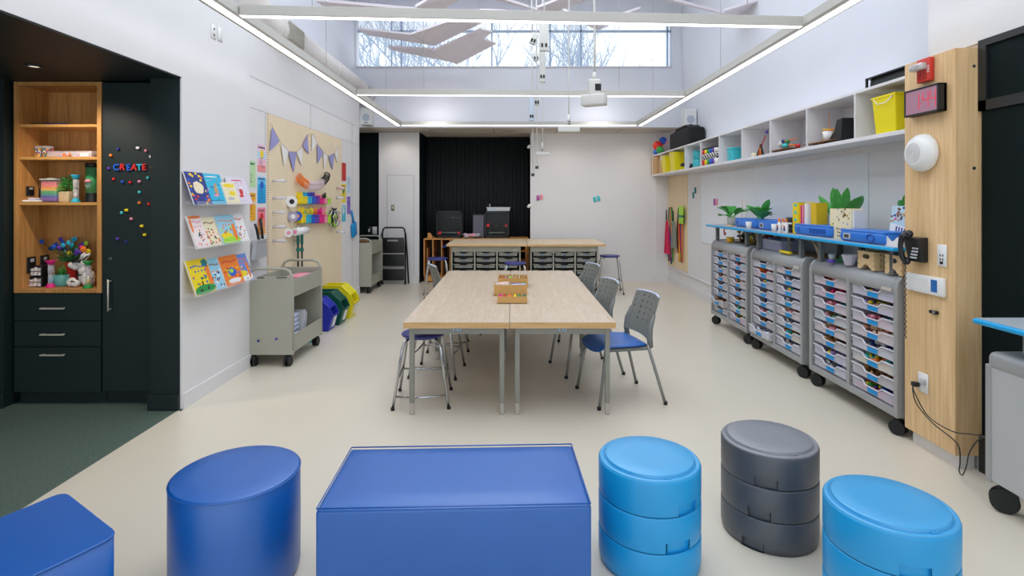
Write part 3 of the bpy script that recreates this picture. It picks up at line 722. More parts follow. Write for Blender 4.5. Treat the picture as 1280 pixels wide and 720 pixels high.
sandtimer(110, YI-.10, z4, 33*kx, 11*kx, GRN, YEL, 'green-ended sand timer with yellow sand in front of the toy dog')
o = B().prism([(-.012, 0), (.014, 0), (.01, .10), (-.006, .085)], 1, -.02, .02).build('orange_block', ORA, None, (-3.315, YI-.07, z4)); tag(o, 'orange block at the right end of the niche floor', 'block')

# ================================================================ LEFT WALL
XL = -2.55
for px, y0_, y1_, lb in ((266.5, 29, 50, 'two-socket white wall outlet high on the left wall'), (274.5, 33.5, 52.5, 'blank white data plate right of the high wall outlet')):
    p = onX(px, (y0_+y1_)/2, XL); 
    o = B().rbox(0, .008, -.037, .037, -.06, .06, .003, 1).build('power_outlet', WHITEP, None, (XL, p.y, p.z)); tag(o, lb, 'outlet')
    b = B()
    for z in (-.028, .022) if px < 270 else (-.045,): b.box(.007, .0095, -.008, .008, z-.01, z+.01)
    b.build('socket', HOLE if px < 270 else LGR, o)
# book ledges
rows = [(1.58, [(234, 257), (254.5, 280), (276.5, 293), (287, 310)]), (1.235, [(237.5, 254), (254.5, 271), (271.5, 294), (292, 306)]), (.865, [(237, 262), (260, 281), (276, 298), (297.5, 311)])]
books = [[('blue picture book with a round cream title panel', NAV, [CRM, YEL, RED, BLU, ORA], .27, 'oval'), ('sky blue picture book with a leaping child', CYA, [PNK, WHT, TAN, NAV], .27, 'fig'), ('pale yellow picture book', CRM, [YEL, WHT, YEL, LGR], .20, 'top'), ('pale lilac picture book with a tiny red figure', mat('pale_lilac_cover', (222, 212, 226)), [WHT, RED, LGR], .25, 'fig')],
 [('white and pink picture book with a cat', mat('pale_pink_cover', (240, 224, 222)), [PNK, ORA, DGR, WHT], .27, 'arch'), ('cream picture book crowded with figures', CRM, [BRN, RED, ORA, BLKP, PNK], .25, 'crowd'), ('light blue and yellow picture book with orange title', mat('light_blue_cover', (150, 204, 226)), [ORA, YEL, LIM, RED, GRN], .26, 'land'), ('white picture book with scattered marks', WHT, [RED, LGR, ORA, BLKP], .27, 'spots')],
 [('yellow and green picture book with a black dog', YEL, [GRN, BLU, BLKP, ORA, TEA], .29, 'dog'), ('light blue picture book with two animals', mat('light_blue_cover', (150, 204, 226)), [BRN, WHT, NAV, ORA], .27, 'crowd'), ('orange picture book with a globe and red title', ORA, [RED, BLU, LIM, YEL, WHT], .27, 'globe'), ('small blue and orange picture book at the end', mat('mid_blue_cover', (110, 140, 210)), [ORA, YEL, WHT, BRN], .26, 'land')]]
rown = ['top', 'middle', 'bottom']
def book(px0, px1, z, spec, ri, ci):
    label, base, acc, h, style = spec; X = -2.50
    ya, yb = X*F/(px0-640), X*F/(px1-640); w = yb-ya
    t = thing('picture_book', '%s on the %s ledge' % (label, rown[ri]), 'book', (-2.452+.012*((ci+1) % 2), ya, z+.006), 0, 'picture books on the clear wall ledges')
    t.rotation_euler = (0, R(-19), 0)
    B().box(-.012, -.002, 0, w, 0, h).build('pages', WHT, t)
    cv = B().box(-.002, 0, 0, w, 0, h).box(-.016, -.012, 0, w, 0, h).build('cover', base, t)
    rnd = random.Random(ri*10+ci); mats = acc
    b = B(); x = .0008
    def patch(y, zz, ww, hh, mi, n=8, rot=0):
        b.mi = mi; pts = []
        for q in range(n):
            a = 2*PI*q/n+rot; rr = rnd.uniform(.85, 1.1); pts.append((y+math.cos(a)*ww*rr, zz+math.sin(a)*hh*rr))
        pts = [(max(.002, min(w-.002, p)), max(.002, min(h-.002, q))) for p, q in pts]
        b.prism(pts, 0, 0, x+rnd.uniform(0, .0006))
    n = len(acc)
    if style == 'oval':
        patch(w*.5, h*.52, w*.27, h*.2, 0, 16)
        for q in range(26):
            a = rnd.uniform(0, 2*PI); rr = rnd.uniform(.75, 1.2); patch(w*(.5+.45*math.cos(a)*rr), h*(.5+.42*math.sin(a)*rr), w*.07, h*.04, rnd.randrange(1, n))
        for q in range(4): patch(w*(.38+.08*q), h*.5, w*.03, h*.012, 3)
        for q in range(3): patch(w*(.4+.09*q), h*.58, w*.03, h*.012, 2)
    elif style == 'fig':
        patch(w*.55, h*.45, w*.1, h*.14, 1 if n < 4 else 2, 7); patch(w*.6, h*.64, w*.07, h*.05, 0 if n < 4 else 2, 9); patch(w*.5, h*.3, w*.14, h*.05, 0 if n > 3 else 1, 6); patch(w*.4, h*.55, w*.12, h*.02, n-1, 6)
        for q in range(6): patch(w*(.2+.1*q), h*.12, w*.03, h*.025, n-1, 5)
        patch(w*.5, h*.9, w*.35, h*.02, 1, 8)
    elif style == 'top':
        patch(w*.5, h*.85, w*.4, h*.1, 0, 9); patch(w*.6, h*.5, w*.25, h*.12, 2, 9); patch(w*.4, h*.25, w*.3, h*.08, 3, 8)
    else:
        if style in ('land', 'dog'): 
            patch(w*.5, h*.12, w*.6, h*.14, 2 if style == 'land' else 0, 10); 
        if style == 'land': patch(w*.3, h*.3, w*.35, h*.12, 1, 9); patch(w*.8, h*.4, w*.12, h*.35, 0, 7)
        if style == 'dog': patch(w*.9, h*.5, w*.12, h*.45, 3, 8); patch(w*.85, h*.85, w*.2, h*.14, 4, 5); patch(w*.4, h*.2, w*.1, h*.05, 2, 7); patch(w*.46, h*.3, w*.04, h*.08, 2, 6); patch(w*.3, h*.12, w*.07, h*.05, 2, 6)
        if style == 'globe': patch(w*.5, h*.45, w*.22, h*.15, 1, 14); patch(w*.48, h*.48, w*.11, h*.08, 2, 7); patch(w*.5, h*.15, w*.35, h*.08, 4, 9)
        if style == 'arch': patch(w*.5, h*.95, w*.5, h*.05, 1, 9); patch(w*.1, h*.7, w*.08, h*.25, 1, 9); patch(w*.55, h*.4, w*.12, h*.1, 2, 7)
        for q in range(8):  # illegible hand-drawn title strokes
            ti = 0 if style in ('land', 'globe', 'spots', 'arch', 'crowd') else 1
            patch(w*(.15+.1*q), h*(.8+.02*math.sin(q)), w*.035, h*.035, ti, 6)
            if q % 2 and style in ('land', 'dog', 'arch'): patch(w*(.2+.08*q), h*.66, w*.035, h*.035, ti, 6)
        if True:
            for q in range(30 if style == 'crowd' else 16):
                patch(rnd.uniform(.1, .9)*w, rnd.uniform(.08, .6)*h, w*.05, h*.035, rnd.randrange(n), 6)
    if style in ('fig', 'top'):
        for q in range(14): patch(rnd.uniform(.08, .92)*w, rnd.uniform(.05, .95)*h, w*.03, h*.02, rnd.randrange(n), 6)
    b.build('cover_picture', mats, cv)
for ri, (z, rr) in enumerate(rows):
    t = thing('book_ledge', 'clear acrylic book ledge, %s of the three on the left wall' % rown[ri], 'shelf', (-2.55, 4.275, z), 0, 'clear wall ledges')
    b = B(); b.box(0, .115, 0, 1.0, -.003, .001); b.box(.113, .116, 0, 1.0, -.003, .03)
    for y in (0, .997): b.box(0, .116, y, y+.003, 0, .03)
    b.build('acrylic_tray', CLRL, t)
    for ci, (a, c) in enumerate(rr): book(a, c, z, books[ri][ci], ri, ci)

XP = -2.64
def wallY(px): return XP*F/(px-640)
def wallZ(px, py): return H-(py-CY)/F*wallY(px)
def poster(x0, x1, y0, y1, m, inks, label):
    ya, yb = wallY(x0), wallY(x1); xm = (x0+x1)/2; z1, z0 = wallZ(xm, y0), wallZ(xm, y1)
    t = thing('paper_strip', label, 'poster', (XP, ya, z0), 0, 'paper strips taped beside the pegboard'); w, h = yb-ya, z1-z0
    B().box(.001, .003, 0, w, 0, h).build('paper', m, t)
    b = B(); rnd = random.Random(int(x0*7+y0))
    for q in range(6): 
        u = .1+.13*q; b.box(.003, .0036, w*u, w*(u+.09), h*(.86-.01*(q % 2)), h*.93)
    for q in range(10):
        zz = h*(.15+.05*q)+rnd.uniform(0, .01); u0 = rnd.uniform(.15, .4); b.box(.003, .0036, w*u0, w*(u0+rnd.uniform(.2, .45)), zz, zz+h*.012)
    b.mi = 1; b.cyl((.002, w*.5, h*.66), (.0038, w*.5, h*.66), w*.22, seg=12)
    b.build('writing', inks, t)
PGR = mat('pale_green_paper', (190, 224, 172)); PPK = striped('pink_rainbow_paper', [(240, 150, 150), (240, 190, 210), (190, 220, 240), (236, 200, 220), (238, 186, 214)], 2, 0, .35)
BGR = striped('blue_fade_paper', [(0, 150, 210), (0, 158, 216), (30, 170, 222), (100, 196, 230), (190, 220, 236)], 2, 0, .33); OGR = mat('orange_yellow_paper', (240, 176, 40)); PGO = striped('salmon_fade_paper', [(240, 168, 80), (240, 140, 110), (240, 130, 150), (240, 150, 170)], 2, 0, .33)
poster(308, 319.3, 201, 234, PGR, [DGR, PGR], 'pale green paper strip, higher one next to the near wall corner')
poster(321.7, 332, 181, 215, PPK, [BLKP, YEL], 'pink and rainbow paper strip, topmost left of the pegboard')
poster(321.7, 332, 220, 254, BGR, [NAV, BLU], 'bright blue paper strip left of the pegboard')
poster(308, 319.3, 241, 276, OGR, [BRN, ORA], 'orange paper strip below the pale green one')
poster(321.7, 331.5, 259.5, 293, PGO, [BRN, RED], 'salmon pink paper strip below the bright blue one')
poster(426.5, 432.3, 203.5, 226, RED, [BRN, RED], 'red paper strip right of the pegboard')
poster(426.5, 432, 230, 253, YEL, [BRN, TEA], 'yellow paper strip below the red one')
poster(433.5, 438, 221, 241, mat('pale_blue_paper', (196, 216, 234)), [LGR, LGR], 'pale blue paper strip right of the red one')
poster(433.5, 438, 245.5, 267.5, mat('violet_paper', (150, 124, 196)), [PUR, PUR], 'violet paper strip below the pale blue one')
poster(426.5, 431.8, 257, 277, CYA, [WHT, WHT], 'cyan and white paper strip below the yellow one')

# pegboard with everything on it
yp0, yp1 = wallY(333.5), wallY(425.5); zp1, zp0 = 2.55, .32
PEG = pegmat('peg_hole_board', (240, 222, 190), (184, 156, 118), 1, 2, .0254, .0036)
o = B().box(.0005, .02, yp0, yp1, zp0, zp1).build('pegboard', PEG); tag(o, 'large tan pegboard on the left wall hung with craft supplies', 'pegboard')
XB = -2.62
def pY(px, X=XB): return X*F/(px-640)
def pP(px, py, X=XB): return onX(px, py, X)
o.location.x = XB-.02
# bunting
zc = lambda u, v: pP(220+u/4.235, 140+v/4.235, XB+.02)
t = thing('bunting_garland', 'garland of lavender and white pennants strung across the pegboard', 'garland', (0, 0, 0))
pen = [((512, 82), (550, 155), (500, 205), 0), ((558, 165), (600, 200), (575, 285), 1), ((598, 210), (640, 212), (625, 318), 0), ((640, 212), (672, 185), (668, 285), 1), ((697, 120), (672, 178), (705, 222), 0), ((725, 115), (747, 160), (720, 210), 1), ((750, 172), (782, 215), (752, 272), 0), ((782, 215), (805, 230), (787, 300), 1), ((810, 235), (840, 218), (830, 305), 0), ((858, 178), (842, 220), (857, 270), 1)]
for a, c_, d_, k in pen:
    b = B(); pts = [zc(*a), zc(*c_), zc(*d_)]; b.prism([(p.y, p.z) for p in pts], 0, XB+.012, XB+.018)
    b.build('pennant', LAV if k == 0 else WHT, t)
b = B(); b.tube([zc(505, 60), zc(512, 82), zc(558, 165), zc(600, 208), zc(640, 212), zc(672, 182), zc(700, 120)], .002, 5); b.tube([zc(700, 120), zc(725, 115), zc(750, 170), zc(785, 215), zc(810, 235), zc(845, 215), zc(865, 175)], .002, 5); b.build('string', TAN, t)
for i, y in enumerate((226, 247.5, 265.5, 283.5, 301)):
    p = pP(341, y); o = B().cyl((0, 0, 0), (.145, 0, 0), .016, .019, 16).build('pegboard_cup', CLR, None, (XB, p.y, p.z)); 
    B().cyl((.002, 0, 0), (.12, 0, 0), .011, seg=12).build('contents', WHT, o)
    tag(o, 'pale peg tube on the left of the pegboard, %s' % ('topmost', 'second from the top', 'in the middle', 'second from the bottom', 'lowest')[i], 'peg tube', 'pale peg tubes on the left of the pegboard')
for i, (px, y) in enumerate(((421, 235.5), (420.5, 247.5), (420.5, 290))):
    p = pP(px, y); o = B().cyl((0, 0, 0), (.12, 0, 0), .02, .022, 16).build('pegboard_cup', CLR, None, (XB, p.y, p.z)); B().cyl((.002, 0, 0), (.1, 0, 0), .014, seg=12).build('contents', (PNK, WHT, WHT)[i], o)
    tag(o, 'pale peg tube near the right pegboard edge, %s' % ('pinkish, topmost', 'middle one', 'lowest one')[i], 'peg tube')
# rolls
def roll(px, py, r, L, m, core, label, ang=0):
    p = pP(px, py); t = thing('tape_roll', label, 'roll', (XB+.02, p.y, p.z))
    d = V((math.cos(ang), -math.sin(ang), 0))
    B().cyl(V((0, 0, 0)), d*L, r, seg=28).build('roll', m, t); B().cyl(d*(L-.001), d*(L+.002), r*.45, seg=20).build('core', core, t)
roll(361, 252, .065, .05, WHT, BLKP, 'white tape roll hanging near the second peg tube', .9)
roll(362.5, 270.5, .06, .05, mat('silver_tape', (170, 160, 180), .3), WHT, 'silver-lilac tape roll below the white one', .9)
roll(368.5, 270, .055, .04, BLU, ORA, 'blue and orange ribbon roll beside the silver one', .9)
roll(358, 291, .05, .02, WHT, PNK, 'small white roll end behind the paper roll', .9)
p = pP(360, 290); t = thing('paper_roll', 'thick white paper roll held sideways on the pegboard', 'roll', (XB+.08, p.y, p.z))
B().cyl((0, 0, 0), (0, .36, .0), .045, seg=24).build('roll', WHT, t); B().cyl((0, -.003, 0), (0, .001, 0), .025, seg=16).build('core', PNK, t); B().tube([(0, .22, 0), (-.08, .22, 0)], .006).build('peg', CHROME, t)
def cup(px0, px1, y0_, y1_, m, label, tops=None, grp='coloured cups on the pegboard'):
    ya, yb = pY(px0), pY(px1); xm = (px0+px1)/2; z1, z0 = pP(xm, y0_).z, pP(xm, y1_).z; w = yb-ya
    t = thing('marker_cup', label, 'cup', (XB, ya, z0), 0, grp); h = z1-z0
    b = B(); b.rbox(.004, .07, .004, w-.004, 0, h*.62, .008, 2); b.rbox(.004, .078, .0, w, h*.58, h*.66, .004, 1); b.box(.0, .010, .01, w-.01, h*.6, h)
    b.build('cup', m, t)
    if tops:
        b = B(); rnd = random.Random(int(px0))
        for i in range(5): 
            yy = w*(.15+.17*i); b.cyl((.03+.012*(i % 2), yy, h*.5), (.03+.02*(i % 2), yy+rnd.uniform(-.01, .01), h*rnd.uniform(1.05, 1.3)), .007, seg=8)
        b.build('markers', tops, t)
for i, (a, c_, m, n) in enumerate(((370, 378, YEL, 'yellow'), (377.5, 383.5, CYA, 'cyan'), (383.5, 388, BLU, 'blue'), (388, 393, PUR, 'purple'), (394, 399.5, MAG, 'magenta'), (400, 403.7, PNK, 'pink'), (404, 408, LIM, 'lime'))):
    cup(a, c_, 240.5 if i < 4 else 244, 255, m, '%s cup in the upper row of pegboard cups' % n, BLKP if n == 'pink' else None)
for i, (a, c_, m, n) in enumerate(((370, 376, YEL, 'yellow'), (376, 383, CYA, 'cyan'), (383.5, 388, BLU, 'blue'), (388, 393, PUR, 'purple'), (394, 399.5, MAG, 'magenta'), (400, 403.7, PNK, 'pink'), (404, 408, LIM, 'lime'))):
    cup(a, c_, 263, 279, m, '%s cup in the lower row of pegboard cups' % n, (YEL, YEL, YEL, ORA, MAG, PNK, None)[i])
# slinky bracelet strand, wire tangle
t = thing('bracelet_strand', 'curved strand of clear orange and black bracelets on the pegboard', 'strand', (0, 0, 0))
cp = [(374, 222), (378, 227), (384, 231), (391, 232.5), (398, 232), (403, 228), (408, 223), (409.5, 217)]
for k, (m, i0, i1) in enumerate(((ORA, 0, 2), (mat('clear_pinkish', (226, 206, 214), .2), 2, 5), (BLKP, 5, 7))):
    b = B()
    for i in range(i0, i1):
        for q in range(6):
            u = q/6; a = V(pP(*cp[i], XB+.06)); c_ = V(pP(*cp[i+1], XB+.06)); p = a.lerp(c_, u); d = (c_-a).normalized(); s1 = V((1, 0, 0)); s2 = d.cross(s1)
            b.tube([p+s1*.035*math.cos(2*PI*j/12)+s2*.055*math.sin(2*PI*j/12) for j in range(13)], .004, 5)
    b.build('bracelets', m, t)
t = thing('wire_bundle', 'tangled bundle of black and bright craft wires at the right of the pegboard cups', 'wire bundle', tuple(pP(416.5, 270.5, XB+.03)))
rnd = random.Random(9)
for m in (BLKP, BLKP, LIM, PNK, CYA, WHT):
    b = B()
    for i in range(4):
        ph = rnd.uniform(0, 6); a1, a2 = rnd.uniform(.08, .17), rnd.uniform(.06, .13); ox = rnd.uniform(-.02, .05); oy, oz = rnd.uniform(-.06, .06), rnd.uniform(-.03, .03)
        if m in (LIM, PNK, CYA): a1 *= .7; oz = -.06; oy = {LIM: -.05, PNK: .06, CYA: .09}[m]
        b.tube([(ox+.02*math.sin(3*q+ph), oy+a1*math.cos(q*.6+ph), oz+a2*math.sin(q*.6+ph)) for q in range(11)], .006, 5)
    b.build('wires', m, t)
# two long handled tools
for px, lb in ((372.6, 'left of the pair of teal-handled long poles on the pegboard'), (377.5, 'right of the pair of teal-handled long poles on the pegboard')):
    p = pP(px, 286, XB+.05); t = thing('long_pole', lb, 'pole', (XB+.05, p.y, .5), 0, 'teal-handled poles')
    zt = p.z-.5; z2 = pP(px, 305, XB+.05).z-.5
    B().cyl((0, 0, 0), (0, 0, z2), .011, seg=12).build('shaft', BLKP, t); B().cyl((0, 0, z2), (0, 0, zt), .017, seg=14).build('grip', TEA, t); B().sph((0, 0, zt+.015), .018).build('end_cap', CHROME, t)
    zz = pP(px, 312, XB+.05).z-.5; B().box(-.016, .016, -.018, .018, zz-.02, zz+.02).build('band', TEA, t); B().box(-.05, -.01, -.01, .01, zz+.1, zz+.12).build('hook', CHROME, t)
# metal dustpans left of the pegboard
p = onX(317, 325, XP+.05)
t = thing('metal_dustpan', 'silver metal dustpan with black handle hanging left of the pegboard', 'dustpan', (XP+.03, wallY(316), p.z))
SIL = mat('worn_steel', (196, 198, 202), .35, .35)
b = B(); b.prism([(-.13, 0), (.13, .02), (.10, .19), (-.08, .19)], 0, .055, .061); b.prism([(-.13, 0), (-.115, 0), (-.07, .19), (-.08, .19)], 0, .01, .06); b.prism([(.115, .02), (.13, .02), (.10, .19), (.09, .19)], 0, .01, .06); b.box(.01, .07, -.08, .10, .18, .20)
b.build('pan', SIL, t); B().tube([(.03, .0, .19), (.03, -.04, .30), (.02, -.06, .36)], .014, 8).build('handle', BLKP, t)
t = thing('dustpan_brush', 'black dust brush hanging right of the metal dustpan', 'brush', (XP, wallY(325), wallZ(325, 318)))
B().box(.005, .03, -.05, .05, 0, .10).build('bristles', RUB, t); B().tube([(.03, .0, .12), (.03, -.02, .25), (.02, -.03, .38)], .014, 8).build('handle', BLKP, t)
# blue dustpan
p = onX(440, 296, XP)
t = thing('blue_dustpan', 'bright blue plastic dustpan hanging at the right end of the left wall', 'dustpan', (XP, wallY(441), wallZ(441, 295)), 0)
B(MX.Rotation(R(12), 4, 'X')).rbox(.01, .05, -.11, .11, 0, .22, .01, 2).build('pan', CYA and mat('blue_plastic', (0, 140, 204), .4), t); B().tube([(.02, .0, .2), (.02, -.06, .30), (.02, -.14, .42)], .017, 8).build('handle', mat('blue_plastic', (0, 140, 204)), t)

# ================================================================ BOOK CARTS, BINS, STEP STOOL
def caster(name, p, parent, r=.05, m=RUB, ang=0, stem=.0):
    b = B(); x, y, z = p; ca, sa = math.cos(ang), math.sin(ang)
    for s in (-1, 1): b.cyl((x+s*ca*.028, y+s*sa*.028, r), (x+s*ca*.010, y+s*sa*.010, r), r, seg=20)
    b.cyl((x-ca*.01, y-sa*.01, r), (x+ca*.01, y+sa*.01, r), r*.55, seg=12)
    w = b.build(name, m, parent)
    h = B(); h.rbox(x-.022, x+.022, y-.022, y+.022, r*1.3, r*2.15, .008, 2); h.cyl((x, y, r*2.0), (x, y, z), .012, seg=10); h.build('caster_fork', m, w)
    return w
def cart(loc, W, D, label, stuffed):
    """W across x, D along y; open side faces +x"""
    t = thing('book_cart', label, 'cart', loc, 0, 'grey metal book carts'); zb, zt = .115, .875
    for y, nm in ((0, 'end_panel'), (D-.025, 'end_panel')):
        B().box(0, W, y, y+.025, zb, zt).build(nm, GREYM, t, bevel=.004)
    b = B(); b.box(W-.012, W-.002, .025, D-.025, zt-.20, zt-.03); b.box(.002, .012, .025, D-.025, zt-.20, zt-.03); b.box(.01, W-.01, .025, D-.025, zt-.20, zt-.19); b.box(W*.5-.004, W*.5+.004, .025, D-.025, zt-.19, zt-.05)
    b.build('top_trough', GREYM, t)
    b = B(); b.box(W-.012, W-.002, .025, D-.025, zb+.02, zb+.19); b.box(.002, .012, .025, D-.025, zb+.02, zb+.19); b.box(.01, W-.01, .025, D-.025, zb+.04, zb+.05)
    b.build('bottom_shelf', GREYM, t)
    B().box(.002, .012, .025, D-.025, zb+.19, zt-.2).build('back_panel', GREYM, t)
    for y in (.012, D-.012):
        q = [(.02, y, zt-.45), (.02, y, zt), (.05, y, zt+.055), (.10, y, zt+.075), (W-.10, y, zt+.075), (W-.04, y, zt+.05), (W-.012, y, zt-.01), (W-.006, y, zb+.05)]
        B().tube(q, .0135, 10).build('handle_tube', GREYM, t)
    for x in (.06, W-.06):
        for y in (.03, D-.03): caster('caster', (x, y, zb), t, .05, RUB, 0)
    return t
CA = (-2.585, 5.36, 0)
t = cart(CA, .46, .82, 'grey metal book cart in the front left, beside the wall ledges', True)
B().box(.10, .18, -.002, .001, .86, .872).box(.30, .40, -.002, .001, .86, .872).build('slot', mat('slot_shade_grey', (90, 90, 86)), t)
for px, py, m, n in ((323, 426, NAV, 'navy'), (345.5, 423.5, PUR, 'purple')):
    p = onY(px, py, 5.357); o = B().cyl((p.x, 5.360, p.z), (p.x, 5.348, p.z), .011, seg=14).build('round_magnet', m); tag(o, '%s magnet on the end panel of the front book cart' % n, 'magnet')
# clear tray stacks in the front cart
for i in range(7):
    o = B().rbox(-.05, .13, 0, .2, 0, .035, .006, 1).build('clear_tray', mat('milky_blue_plastic', (196, 208, 232), .3), None, (CA[0]+.28, CA[1]+.08, .166+i*.046)); tag(o, 'milky clear tray in the front cart stack, %s' % ('lowest', 'second from the bottom', 'third from the bottom', 'in the middle', 'third from the top', 'second from the top', 'topmost')[i], 'tray', 'milky trays stacked in the front cart')
o = B(MX.Rotation(R(-14), 4, 'X')).rbox(-.06, .12, 0, .03, 0, .3, .005, 1).rbox(-.06, .12, .05, .08, 0, .28, .005, 1).build('clear_holder', CLR, None, (CA[0]+.28, CA[1]+.40, .175)); tag(o, 'clear leaning holder beside the milky trays in the front cart', 'holder')
o = B().rbox(-.1, .1, -.15, .15, 0, .03, .005, 1).build('paper_pack', PNK, None, (CA[0]+.33, CA[1]+.58, .79)); tag(o, 'pink and white paper pack in the top trough of the front cart', 'paper')
o = B().rbox(-.08, .08, -.06, .06, 0, .09, .01, 2).build('teal_box', TRQ, None, (-2.35, 6.32, 0)); tag(o, 'small teal box on the floor behind the front cart', 'box')
CB = (-2.93, 9.56, 0)
t = cart(CB, .50, .80, 'grey metal book cart in the back left corner beside the step stool', False)
o = B().rbox(-.12, .14, -.12, .12, 0, .035, .01, 2).build('brown_tray', BRN, None, (CB[0]+.2, CB[1]+.40, .875-.02)); tag(o, 'brown tray on top of the back left cart', 'tray')
o = B().rbox(-.1, .1, -.12, .12, 0, .05, .01, 2).mat(1).rbox(-.06, .1, -.1, .1, .05, .09, .01, 2).build('book_pile', [BRN, LGR], None, (CB[0]+.35, CB[1]+.38, .166)); tag(o, 'small dark pile on the lower shelf of the back left cart', 'pile')

def bin_(loc, m, n, s=1.0):
    t = thing('recycling_bin', '%s stackable plastic bin with angled opening by the left wall' % n, 'bin', loc, 0, 'stackable bins by the left wall')
    b = B(); w, h, d = .26*s, .42*s, .42*s   # w along y, d along x, opening toward +x
    prof = [(0, 0), (d*.86, 0), (d, h*.50), (d*.90, h*.72), (d*.62, h), (0, h)]
    b.prism([(x, z) for x, z in prof], 1, 0, .012); b.prism([(x, z) for x, z in prof], 1, w-.012, w)
    b.box(0, .012, 0, w, 0, h); b.box(0, d*.84, 0, w, 0, .012)
    b.prism([(d*.85, 0), (d*.87, 0), (d*1.0, h*.5), (d*.98, h*.5)], 1, 0, w)
    b.build('body', m, t, bevel=.003)
    b = B(); rim = [(d*1.01, h*.49), (d*.91, h*.73), (d*.62, h*1.01), (0, h*1.01)]
    for y in (0, w-.006): b.tube([(x, y+.003, z) for x, z in rim], .010, 6)
    b.tube([(d*1.01, 0, h*.49), (d*1.01, w, h*.49)], .010, 6); b.prism([(d*.55, h*1.0), (d*.66, h*.97), (d*.90, h*.73), (d*.88, h*.70), (d*.62, h*.95), (d*.55, h*.97)], 1, .012, w-.012)
    b.build('rim_lid', m, t)
    B(MX.Translation((d*.955, 0, h*.28)) @ MX.Rotation(R(15), 4, 'Y')).box(-.002, .004, w*.3, w*.75, -.07, .06).build('label', WHT, t)
    return t
bin_((-2.60, 6.80, 0), mat('bin_blue', (34, 44, 170), .4), 'deep blue', .92)
bin_((-2.60, 7.13, 0), mat('bin_green', (8, 82, 66), .4), 'dark green', 1.0)
bin_((-2.60, 7.52, 0), mat('bin_yellow', (236, 222, 26), .4), 'bright yellow', 1.05)

t = thing('step_stool', 'black folding step stool with two steps by the back wall', 'step stool', (-2.27, 10.6, 0)); w = .22
ALU = mat('aluminium', (176, 176, 172), .35, .5)
b = B(); q = [(-w, 0, .0), (-w, -.0, .98), (-w*.92, 0, 1.06), (-w*.75, 0, 1.09), (w*.75, 0, 1.09), (w*.92, 0, 1.06), (w, 0, .98), (w, 0, 0)]
b.tube(q, .016, 10); b.build('front_frame', BLKM, t)
B().tube([(w+.05, .08, 0), (w+.03, .02, .6), (w+.01, -.01, .98)], .016, 8).tube([(-w-.05, .08, 0), (-w-.03, .02, .6), (-w-.01, -.01, .98)], .016, 8).build('rear_frame', BLKM, t)
for z0, z1 in ((.58, .88), (.30, .54), (.12*0+.02, .27)):
    pass
B().rbox(-w*.92, w*.92, -.05, -.01, .60, .90, .02).build('top_tray', BLKP, t)
B().box(-w*.5, w*.4, -.055, -.045, .83, .86).build('slot', ALU, t)
for z in (.34, .0): 
    B().rbox(-w*.92, w*.92, -.04, -.012, z+.02+.06*(z == 0)+.0, z+.24+.06*(z == 0), .012).build('step', BLKP, t)
    B().box(-w*.95, w*.95, -.045, -.01, z+.245+.06*(z == 0), z+.265+.06*(z == 0)).build('step_edge', ALU, t)
b = B(); 
for x in (-w, w): b.cyl((x, 0, -.0), (x, 0, .05), .022, seg=12)
b.build('foot', RUB, t)
# switches
for px, m, lb in ((461.5, BLKP, 'dark switch on the black wall behind the back cart'), (468.5, WHITEP, 'pale light switch on the black wall behind the back cart')):
    p = onY(px, 288, 10.9); o = B().rbox(-.045, .045, -.01, 0, -.075, .075, .004, 1).mat(1).box(-.012, .012, -.014, -.009, -.03, .03).build('light_switch', [m, WHITEP], None, (p.x, 10.9, p.z)); tag(o, lb, 'switch')
p = onY(491, 259.5, 10.78); o = B().rbox(-.03, .03, -.01, 0, -.055, .055, .004, 1).mat(1).box(-.008, .008, -.014, -.009, -.02, .02).build('light_switch', [mat('brass_plate', (150, 140, 110), .4, .5), WHITEP], None, (p.x, 10.78, p.z)); tag(o, 'small metal switch plate on the white wall above the step stool', 'switch')
# ================================================================ CENTRE TABLES
def table(x0, x1, y0, y1, label):
    t = thing('work_table', label, 'table', (x0, y0, 0), 0, 'maple topped work tables'); W, D, zt = x1-x0, y1-y0, .708
    top = B().box(0, W, 0, D, zt-.048, zt).build('tabletop', [BUTCH], t, bevel=.003)
    B().box(.0005, W-.0005, -.0012, .0, zt-.046, zt-.002).build('front_edge', BEDGE, top)
    lx0, lx1, ly0, ly1 = .055, W-.055, .06, D-.06; s = .018
    b = B(); 
    for y in (ly0, ly1): b.box(lx0-s, lx1+s, y-s*.8, y+s*.8, zt-.10, zt-.049)
    for x in (lx0, lx1): b.box(x-s*.8, x+s*.8, ly0, ly1, zt-.10, zt-.049)
    ap = b.build('apron', TLEG, t, bevel=.002)
    b = B()
    for dx in (-.03, 0, .02): b.box(W/2+dx, W/2+dx+.012, ly0-s*.8-.001, ly0-s*.8+.001, zt-.075, zt-.06)
    b.build('sticker', mat('sticker_pale_blue', (150, 200, 236)), ap)
    for x in (lx0, lx1):
        for y in (ly0, ly1):
            l = B().box(x-s, x+s, y-s, y+s, .085, zt-.049).build('leg', TLEG, t, bevel=.003)
            B().box(x-s*.75, x+s*.75, y-s*.75, y+s*.75, .012, .09).cyl((x, y, 0), (x, y, .016), .019, seg=14).build('leg_foot', mat('pale_foot_metal', (196, 190, 180), .35, .4), l)
TX0, TXM, TX1 = -.812, -.018, .776
table(TX0, TXM-.003, 4.12, 5.665, 'maple topped work table with grey legs, front left of the joined four')
table(TXM+.003, TX1, 4.12, 5.665, 'maple topped work table with a blue-seated chair beside it, front right of four')
table(TX0, TXM-.003, 5.672, 7.12, 'maple topped work table, back left of the joined four')
table(TXM+.003, TX1, 5.672, 7.12, 'maple topped work table, back right of the joined four')
